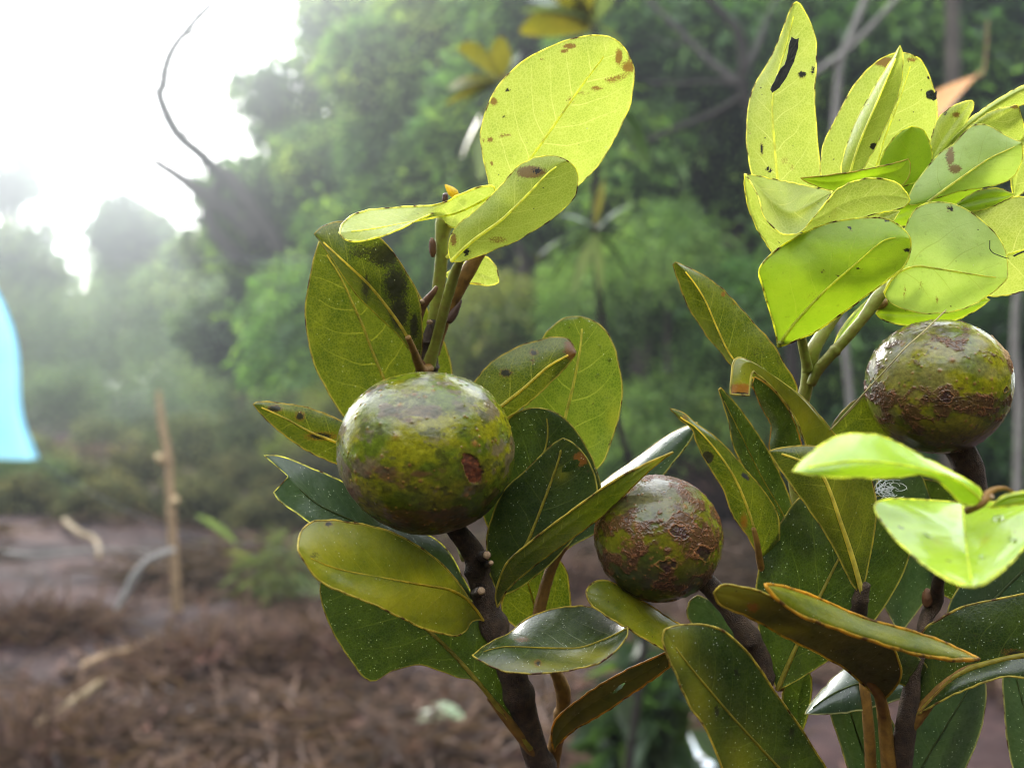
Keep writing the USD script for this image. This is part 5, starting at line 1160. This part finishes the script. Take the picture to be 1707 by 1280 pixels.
# ---------------------------------------------------------------- things in the clearing
STAKE = simple('stake_wood', (0.30, 0.20, 0.115), 0.8, 0.45, 14.0, 0.2, 0.7, 0.004)
PALEWOOD = simple('fresh_cut_wood', (0.55, 0.40, 0.22), 0.8, 0.3, 30.0)
y_ = 3.95
gz = g0(300, y_)
yb = (CAM_H - gz) * FPX / (1022 - 640)
y_ = yb
gz = g0(300, y_)
t = thing('wooden_stake', 'thin peeled wooden stake standing in the burnt clearing', 'stake', (X(298, y_), y_, gz))
w = lambda px, py, dy=0.0: np.array([X(px, y_ + dy) - X(298, y_), dy, Z(py, y_ + dy) - gz])
obj('pole', rough_tube([w(300, 1060), w(294, 1000), w(290, 930), w(285, 850), (w(280, 770)), w(270, 710), w(264, 652)], [0.021, 0.021, 0.020, 0.021, 0.019, 0.017, 0.011], 12, 50, 0.16, seed=4, knots=[(0.5, 0.25), (0.72, 0.3)]), STAKE, t, smooth=True)
for (px, py, s_) in ((287, 836, 1), (270, 765, -1)):
    m = limb([w(px, py + 4), w(px + s_ * 4, py - 2, -0.02), w(px + s_ * 7, py - 4, -0.03)], 0.019, 0.015, 6, 8)
    obj('cut_knot', m, PALEWOOD, t, smooth=True)
lean = thing('leaning_branch', 'bent grey branch leaning against the wooden stake', 'branch', (X(205, y_), y_ - 0.1, g0(205, y_ - 0.1)))
w2 = lambda px, py, dy=0.0: np.array([X(px, y_ - 0.1 + dy) - X(205, y_ - 0.1), dy, Z(py, y_ - 0.1 + dy) - g0(205, y_ - 0.1)])
obj('wood', rough_tube([w2(203, 1045), w2(215, 1010), w2(232, 975), w2(248, 948), w2(270, 930), w2(306, 917)], [0.016, 0.017, 0.018, 0.018, 0.016, 0.013], 10, 40, 0.15, seed=6), simple('weathered_branch', (0.32, 0.30, 0.28), 0.85, 0.4, 20.0, 0.2, 0.6, 0.01), lean, smooth=True)
obj('cut_end', limb([w2(204, 1043, -.005), w2(202, 1049, -.006)], 0.015, 0.012, 4, 8), PALEWOOD, lean, smooth=True)


def lying(name, label, cat, pts, r, mat, seed):
    """A stick lying on the soil along pixels of the photograph."""
    out = []
    for (px, py) in pts:
        y = 3.0
        for _ in range(12):
            y = (CAM_H - g0(px, y) - r) * FPX / (py - 640)
        out.append((X(px, y), y, g0(px, y) + r * 1.2))
    out = np.array(out)
    t_ = thing(name, label, cat, out[0])
    c = out - out[0]
    c[:, 2] = np.linspace(c[0, 2], c[-1, 2], len(c)) + 0.02
    obj('wood', rough_tube(c, np.linspace(r, r * 0.7, len(c)), 9, 30, 0.15, seed=seed), mat, t_, smooth=True)
    m = limb([c[0] * 1.0, c[0] + (c[0] - c[1]) * 0.02], r * 0.9, r * 0.7, 4, 8)
    obj('broken_end', m, PALEWOOD, t_, smooth=True)
    return t_


TANSTICK = simple('tan_stick', (0.22, 0.16, 0.085), 0.8, 0.35, 20.0)
lying('fallen_stick', 'straight tan stick lying on the ground at the lower left', 'stick', [(58, 1232), (110, 1192), (170, 1147)], 0.016, TANSTICK, 1)
lying('fallen_stick', 'curved pale stick on the dark soil left of the stake', 'stick', [(108, 872), (135, 893), (152, 908), (164, 936)], 0.02, TANSTICK, 2)
lying('fallen_stick', 'long thin grey stick lying across the dark soil behind the stake', 'stick', [(0, 925), (60, 934), (150, 930), (250, 926)], 0.014, GREYWOOD, 3)
lying('fallen_stick', 'forked brown stick lying below the leaning branch', 'stick', [(140, 1120), (180, 1105), (215, 1095), (250, 1075)], 0.014, STAKE, 4)
lying('fallen_stick', 'reddish stick lying on the ground right of the stake foot', 'stick', [(312, 1085), (330, 1130), (352, 1160)], 0.01, BUD, 5)

# green leaf standing from the soil
def ground_y(px, py):
    y = 3.0
    for _ in range(12):
        y = (CAM_H - g0(px, y)) * FPX / (py - 640)
    return y


GRASSY = plain_leaf('fresh_green', (0.08, 0.13, 0.02), (0.13, 0.18, 0.03), 0.45)
yy = ground_y(410, 960)
t = thing('lone_green_leaf', 'bright green blade lying over the dark soil right of the stake', 'leaf', (X(400, yy), yy, g0(400, yy)))
w3 = lambda px, py, dy=0.0: np.array([X(px, yy + dy) - X(400, yy), dy, Z(py, yy + dy) - g0(400, yy)])
obj('blade', long_leaf(w3(392, 905), w3(325, 858), 22 / FPX * yy, 0.03, np.random.default_rng(1)), GRASSY, t, smooth=True)
obj('leaf_stalk', limb([(0.02, 0, -0.02), w3(404, 930), w3(391, 904)], 0.003, 0.002, 8, 5), GRASSY, t, smooth=True)
PALELEAF = plain_leaf('fallen_pale', (0.13, 0.19, 0.10), (0.20, 0.26, 0.14), 0.2)
for k, (px, py, wpx, lab, mat) in enumerate(((728, 1222, 90, 'pale green fallen leaf on the ground below the bitten leaf', PALELEAF), (500, 1002, 80, 'whitish green leaf lying beside the small ground plant', PALELEAF))):
    yy = ground_y(px, py)
    t = thing('fallen_leaf', lab, 'leaf', (X(px, yy), yy, g0(px, yy) + 0.03))
    L = wpx / FPX * yy
    obj('blade', long_leaf((-L / 2, 0, 0.0), (L / 2, 0.0, 0.01), L * 0.6, 0.08, np.random.default_rng(k + 5)), mat, t, smooth=True)
    obj('midrib', limb([(-L * 0.6, -0.0, -0.004), (0, 0, 0.03 * L * 4), (L * 0.4, 0, 0.01)], 0.002, 0.001, 8, 5), STRAW, t, smooth=True)

# crumpled white scraps
WHITE = simple('white_plastic', (0.75, 0.80, 0.85), 0.35, 0.12, 30.0, 0.5)
DULL = simple('dull_scrap', (0.33, 0.33, 0.36), 0.6, 0.3, 30.0)
TANS = simple('tan_scrap', (0.40, 0.27, 0.12), 0.7, 0.3, 30.0)
def scrap(px, py, wpx, hpx, seed, label, name='white_scrap', mat=None):
    mat = mat or WHITE
    yy = ground_y(px, py)
    rg = np.random.default_rng(seed)
    L, W = wpx / FPX * yy, hpx / FPX * yy
    n = 22
    u, v = np.meshgrid(np.linspace(-.5, .5, n), np.linspace(-.5, .5, n), indexing='ij')
    P = np.stack([u * L, v * W * 2.2, 0 * u], -1)
    q_ = np.stack([u * 3, v * 3, 0 * u + seed], -1)
    P[..., 2] = (meshkit.fbm(q_ * 1.7, 3, seed)) * W * 0.9
    P[..., :2] += (np.stack([meshkit.fbm(q_ * 1.2, 2, seed + 1), meshkit.fbm(q_ * 1.2, 2, seed + 2)], -1) - 0.5) * L * 0.5
    P[..., 0] *= 1 - 0.9 * np.clip(-u, 0, 1)
    i, j = np.meshgrid(np.arange(n - 1), np.arange(n - 1), indexing='ij')
    F = np.stack([i * n + j, (i + 1) * n + j, (i + 1) * n + j + 1, i * n + j + 1], -1).reshape(-1, 4)
    P = P.reshape(-1, 3)
    top, low = P, P - [0, 0, 0.003]
    V = np.vstack([top, low])
    F2 = np.vstack([F, F[:, ::-1] + n * n])
    t_ = thing(name, label, 'litter', (X(px, yy), yy, g0(px, yy) + 0.01))
    obj('sheet', (V, F2), mat, t_, smooth=True)
    c = np.array([P[k] + [0, 0, 0.004] for k in range(0, n)])
    obj('fold', tube(c, 0.004, 5), mat, t_, smooth=True)
scrap(1185, 1290, 110, 62, 3, 'crumpled white plastic scrap at the bottom border left of the big olive leaf')
scrap(332, 1192, 38, 16, 5, 'small whitish scrap on the brown ground right of the tan stick', 'dull_scrap', DULL)
scrap(415, 1118, 22, 16, 6, 'little tan scrap on the dark ground', 'tan_scrap', TANS)

# blue tarpaulin, its lower corner in view, and its cord
TARP = usdkit.material(stage, '/World/Looks/blue_tarp', {
    'tc': ('texture_coordinate', {}), 'n': ('noise_texture', {'scale': 3.0, 'detail': 4.0}), 'r': ('rgb_ramp', {'ramp': [(0.3, (0.30, 0.66, 0.84)), (0.7, (0.42, 0.75, 0.88))]}),
    'b': ('bump', {'strength': 0.6, 'distance': 0.02}), 'p': ('principled_bsdf', {'roughness': 0.35, 'specular_ior_level': 0.5}), 'tl': ('translucent_bsdf', {}), 'mx': ('mix_closure', {'fac': 0.55})},
    [('tc.object', 'n.vector'), ('n.fac', 'r.fac'), ('n.fac', 'b.height'), ('b.normal', 'p.normal'), ('b.normal', 'tl.normal'), ('r.color', 'p.base_color'), ('r.color', 'tl.color'), ('p.BSDF', 'mx.closure1'), ('tl.BSDF', 'mx.closure2')], surface='mx.closure')
y_ = 3.2
t = thing('blue_tarpaulin', 'bright blue tarpaulin corner hanging at the left border', 'tarpaulin', (X(58, y_), y_, Z(766, y_)))
n = 40
E = curve([(-60, 330), (-20, 440), (8, 520), (25, 600), (42, 690), (58, 764)], n)
u = np.linspace(0, 1, 40)
PX = E[:, None, 0] * (1 - u) + (-420) * u
PY = E[:, None, 1] * (1 - u) + (E[:, None, 1] + 14 * np.sin(u * 9)) * u
PY[-1] += 6 * np.sin(u * 25)
dy = 0.09 * np.sin(u * 30)[None, :] * (0.4 + 0.6 * np.linspace(0, 1, n)[:, None]) + 0.35 * u[None, :] + 0.03 * np.sin(PY / 40)
Yv = y_ + dy
P = np.stack([(PX - 853.5) / FPX * y_ - X(58, y_), dy, CAM_H + (640 - PY) / FPX * y_ - Z(766, y_)], -1)
i, j = np.meshgrid(np.arange(n - 1), np.arange(39), indexing='ij')
F = np.stack([i * 40 + j, (i + 1) * 40 + j, (i + 1) * 40 + j + 1, i * 40 + j + 1], -1).reshape(-1, 4)
obj('sheet', (P.reshape(-1, 3), F), TARP, t, smooth=True)
obj('hem', tube(P[:, 0], 0.004, 6), TARP, t, smooth=True)
obj('eyelet', trimesh.creation.torus(0.011, 0.003).apply_transform(trimesh.transformations.rotation_matrix(np.pi / 2, [1, 0, 0])).apply_translation(P[-1, 1] + [0, -0.006, 0.014]), GREYWOOD, t, smooth=True)
pe = P[:, -1]
for q_ in (P[0, -1], P[0, 6]):
    zz = g0(58, y_) - Z(766, y_)
    obj('pole', limb([[q_[0], q_[1] + 0.03, zz], [q_[0] + 0.01, q_[1] + 0.03, (zz + q_[2]) / 2], [q_[0], q_[1] + 0.03, q_[2] + 0.15]], 0.022, 0.017, 10, 8), STAKE, t, smooth=True)
CORD = simple('cord', (0.22, 0.22, 0.24), 0.7, 0.2, 40.0)
a = np.array([X(56, y_), y_, Z(764, y_)])
ye = ground_y(470, 900)
e = np.array([X(470, ye), ye, g0(470, ye)])
t = thing('guy_cord', 'thin grey cord running from the tarpaulin corner to the ground', 'cord', a)
s = np.linspace(0, 1, 24)
c = (e - a) * s[:, None] - np.array([0, 0, 1]) * (0.12 * 4 * s * (1 - s))[:, None]
obj('rope', tube(c, 0.0025, 6), CORD, t, smooth=True)
obj('peg', limb([e - a + [0, 0, -0.08], e - a + [0.02, 0, 0.05]], 0.01, 0.008, 4, 7), GREYWOOD, t, smooth=True)
y_ = 7.0
a = np.array([X(-120, y_), y_, Z(424, y_)])
e = np.array([X(600, 10.5), 10.5, Z(430, 10.5)])
t = thing('overhead_cord', 'thin straight cord stretched level in front of the misty bushes', 'cord', a)
c = (e - a) * s[:, None] - np.array([0, 0, 1]) * (0.03 * 4 * s * (1 - s))[:, None]
obj('rope', tube(c, 0.0035, 6), CORD, t, smooth=True)
obj('knot', trimesh.creation.icosphere(2, 0.007).apply_translation(c[8]), CORD, t, smooth=True)

# litter of dry twigs and leaves on the burnt ground
def litter(name, label, n, rg, length, width, cA, cB, x0, x1, y0, y1, lift=0.012, twig=False, clump=0.5):
    y = y0 + (y1 - y0) * rg.random(n) ** 1.5
    x = rg.uniform(-1, 1, n) * 0.62 * y + rg.normal(size=n) * 0.2
    x = np.clip(x, x0, x1)
    keep = meshkit.fbm(np.stack([x * 0.8, y * 0.8, 0 * x], 1), 3, 5) + rg.normal(size=n) * 0.05 > clump
    x, y = x[keep], y[keep]
    n = len(x)
    P = np.stack([x, y, ground_z(x, y) + rg.uniform(0, lift, n)], 1)
    a = rg.uniform(0, 2 * np.pi, n)
    D = np.stack([np.cos(a), np.sin(a), rg.normal(size=n) * 0.25], 1)
    tt = rg.random(n)[:, None]
    c = np.array(cA) * (1 - tt) + np.array(cB) * tt
    V, F, C = leaves_at(P, D, length, width, c, rg, 0.05)
    o_ = obj(name, (V, F), FOL if name == 'grass_tufts' else DRY, pv={'col': C})
    tag(o_, label, 'litter', kind='stuff')


rl = np.random.default_rng(19)
litter('dry_twigs', 'dry twigs strewn over the burnt ground', 70000, rl, 0.20, 0.013, (0.022, 0.014, 0.013), (0.16, 0.095, 0.065), -9, 9, 1.2, 14, 0.03)
litter('dead_leaves', 'dead brown leaves scattered on the ground', 30000, rl, 0.06, 0.026, (0.035, 0.016, 0.014), (0.14, 0.065, 0.042), -9, 9, 1.2, 14, 0.03, clump=.46)
litter('ash_flecks', 'grey ash and pale chips on the burnt soil', 5000, rl, 0.022, 0.012, (0.05, 0.045, 0.05), (0.20, 0.19, 0.20), -9, 9, 1.2, 9, 0.01, clump=.5)
litter('grass_tufts', 'thin grass at the far edge of the clearing', 16000, rl, 0.16, 0.014, (0.07, 0.09, 0.03), (0.17, 0.16, 0.07), -9, 9, 6.0, 14, 0.04, clump=.52)

# heaps of cut reddish brush
def brush_pile(label, px, py, wpx, hgt, seed, n=900):
    rg = np.random.default_rng(seed)
    yy = ground_y(px, py)
    W = wpx / FPX * yy / 2
    t_ = thing('brush_pile', label, 'brush pile', (X(px, yy), yy, g0(px, yy)))
    parts, cols = [], []
    for kind, cA, cB, k in (('twigs', (0.045, 0.026, 0.025), (0.17, 0.10, 0.075), n), ('dry_leaves', (0.045, 0.022, 0.020), (0.14, 0.062, 0.045), n)):
        a, q_ = rg.uniform(0, 2 * np.pi, k), rg.random(k) ** 0.6
        P = np.stack([q_ * np.cos(a) * W, q_ * np.sin(a) * W * 0.7, rg.random(k) * hgt * (1 - q_ ** 2)], 1)
        D = np.stack([rg.normal(size=k), rg.normal(size=k), rg.normal(size=k) * 0.45], 1)
        tt = rg.random(k)[:, None]
        V, F, C = leaves_at(P, D, 0.22 if kind == 'twigs' else 0.07, 0.011 if kind == 'twigs' else 0.03, np.array(cA) * (1 - tt) + np.array(cB) * tt, rg, 0.05)
        o_ = obj(kind, (V, F), DRY, t_, pv={'col': C})
        o_.SetCustomDataByKey('kind', 'stuff')
brush_pile('heap of reddish cut brush in front of the wooden stake', 360, 1120, 280, 0.12, 1)
brush_pile('heap of brown brush left of the leaning branch', 70, 1060, 220, 0.10, 2)
brush_pile('low heap of brush below the bitten leaf', 520, 1110, 240, 0.12, 3)
brush_pile('low heap of dry brush in the lower left corner', 60, 1270, 300, 0.07, 4)
brush_pile('brush heap on the dark ground left of the smallest fruit', 940, 980, 200, 0.12, 5)

litter('dry_litter', 'coarse dry litter over the far part of the clearing', 60000, rl, 0.28, 0.02, (0.018, 0.012, 0.011), (0.13, 0.08, 0.055), -12, 9, 5.0, 15, 0.05, clump=.47)
# bits caught on the shrub
def flake(label, outline, mm, th=0.35):
    o_ = np.asarray(outline, float)
    from shapely.geometry import Polygon
    c = o_.mean(0)
    s_ = (0.28 + mm / 1000) / FPX
    m = trimesh.creation.extrude_polygon(Polygon((o_ - c) * [1, -1] * s_), th / 1000)
    m = m.subdivide().subdivide()
    v = m.vertices
    v = v + (np.stack([meshkit.fbm(v * 3000 + k, 2, k) for k in range(3)], 1) - 0.5) * 0.0004
    V = np.stack([v[:, 0], v[:, 2], v[:, 1]], 1) + at(c[0], c[1], mm)
    tag(obj('bark_flake', (V, m.faces[:, ::-1]), SOOT), label, 'flake')
flake('long black flake stuck on the tallest lime leaf', [(1320, 62), (1327, 66), (1332, 64), (1330, 82), (1324, 102), (1312, 128), (1300, 146), (1287, 155), (1285, 148), (1294, 130), (1300, 116), (1308, 108), (1314, 88), (1316, 72)], 5)
flake('black crumb on the rim of the broad upright lime leaf', [(1544, 153), (1552, 152), (1556, 156), (1562, 152), (1561, 166), (1556, 168), (1552, 162), (1545, 162)], 16)
def straw(label, pts, r, name='dry_straw', mat=None):
    p = np.asarray(pts, float)
    P = at(p[:, 0], p[:, 1], p[:, 2])
    tag(obj(name, tube(curve(P, 30), r / 1000, 6), mat or STRAW, smooth=True), label, 'straw')
straw('dry straw lying across the top of the right hand fruit', [(1577, 517, -14), (1545, 548, -18), (1500, 590, -20), (1450, 645, -14), (1398, 702, -6)], 0.22)
straw('second straw crossing the first beside the right hand fruit', [(1452, 640, -12), (1425, 675, -8), (1382, 718, -4)], 0.2)
straw('dark curled hair on the pale oval leaf', [(1650, 401, -10), (1650, 415, -10), (1660, 424, -10), (1682, 431, -10)], 0.12, 'curled_fibre', SOOT)
straw('short dark fibre on the lime leaf at the right border', [(1690, 427, -4), (1700, 422, -4), (1712, 418, -4)], 0.25, 'curled_fibre', SOOT)

# a bit of white web on the glossy leaf
rw = np.random.default_rng(12)
WEB = simple('web', (0.75, 0.78, 0.80), 0.5, 0.1, 50.0)
parts = []
for k in range(26):
    a0, ln = rw.uniform(0, 6.28), rw.uniform(1.0, 4.2)
    cx, cy, rr = 1480 + rw.normal() * 9, 812 + rw.normal() * 7, rw.uniform(4, 15)
    tt = a0 + np.linspace(0, ln, 14)
    jit = rw.normal(size=14).cumsum() * 0.5
    parts.append(tube(at(cx + (rr * 1.3 + jit) * np.cos(tt), cy + (rr * .8 + jit) * np.sin(tt), 13 + 0 * tt), 0.00009, 4))
tag(obj('cobweb', join(parts), WEB, smooth=True), 'tangle of white web under the lime leaf pointing left', 'cobweb')


# ---------------------------------------------------------------- mist
hz = usdkit.material(stage, '/World/Looks/haze', {'v': ('principled_volume', {'color': (0.88, 0.94, 1.0), 'density': HAZE, 'anisotropy': 0.88})}, volume='v.volume')
b = trimesh.creation.box([250, 250, 15.5])
b.apply_translation([0, 0, 15.5 / 2 - 1.5])
tag(obj('haze', b, hz), 'thin white mist filling the clearing', kind='stuff')
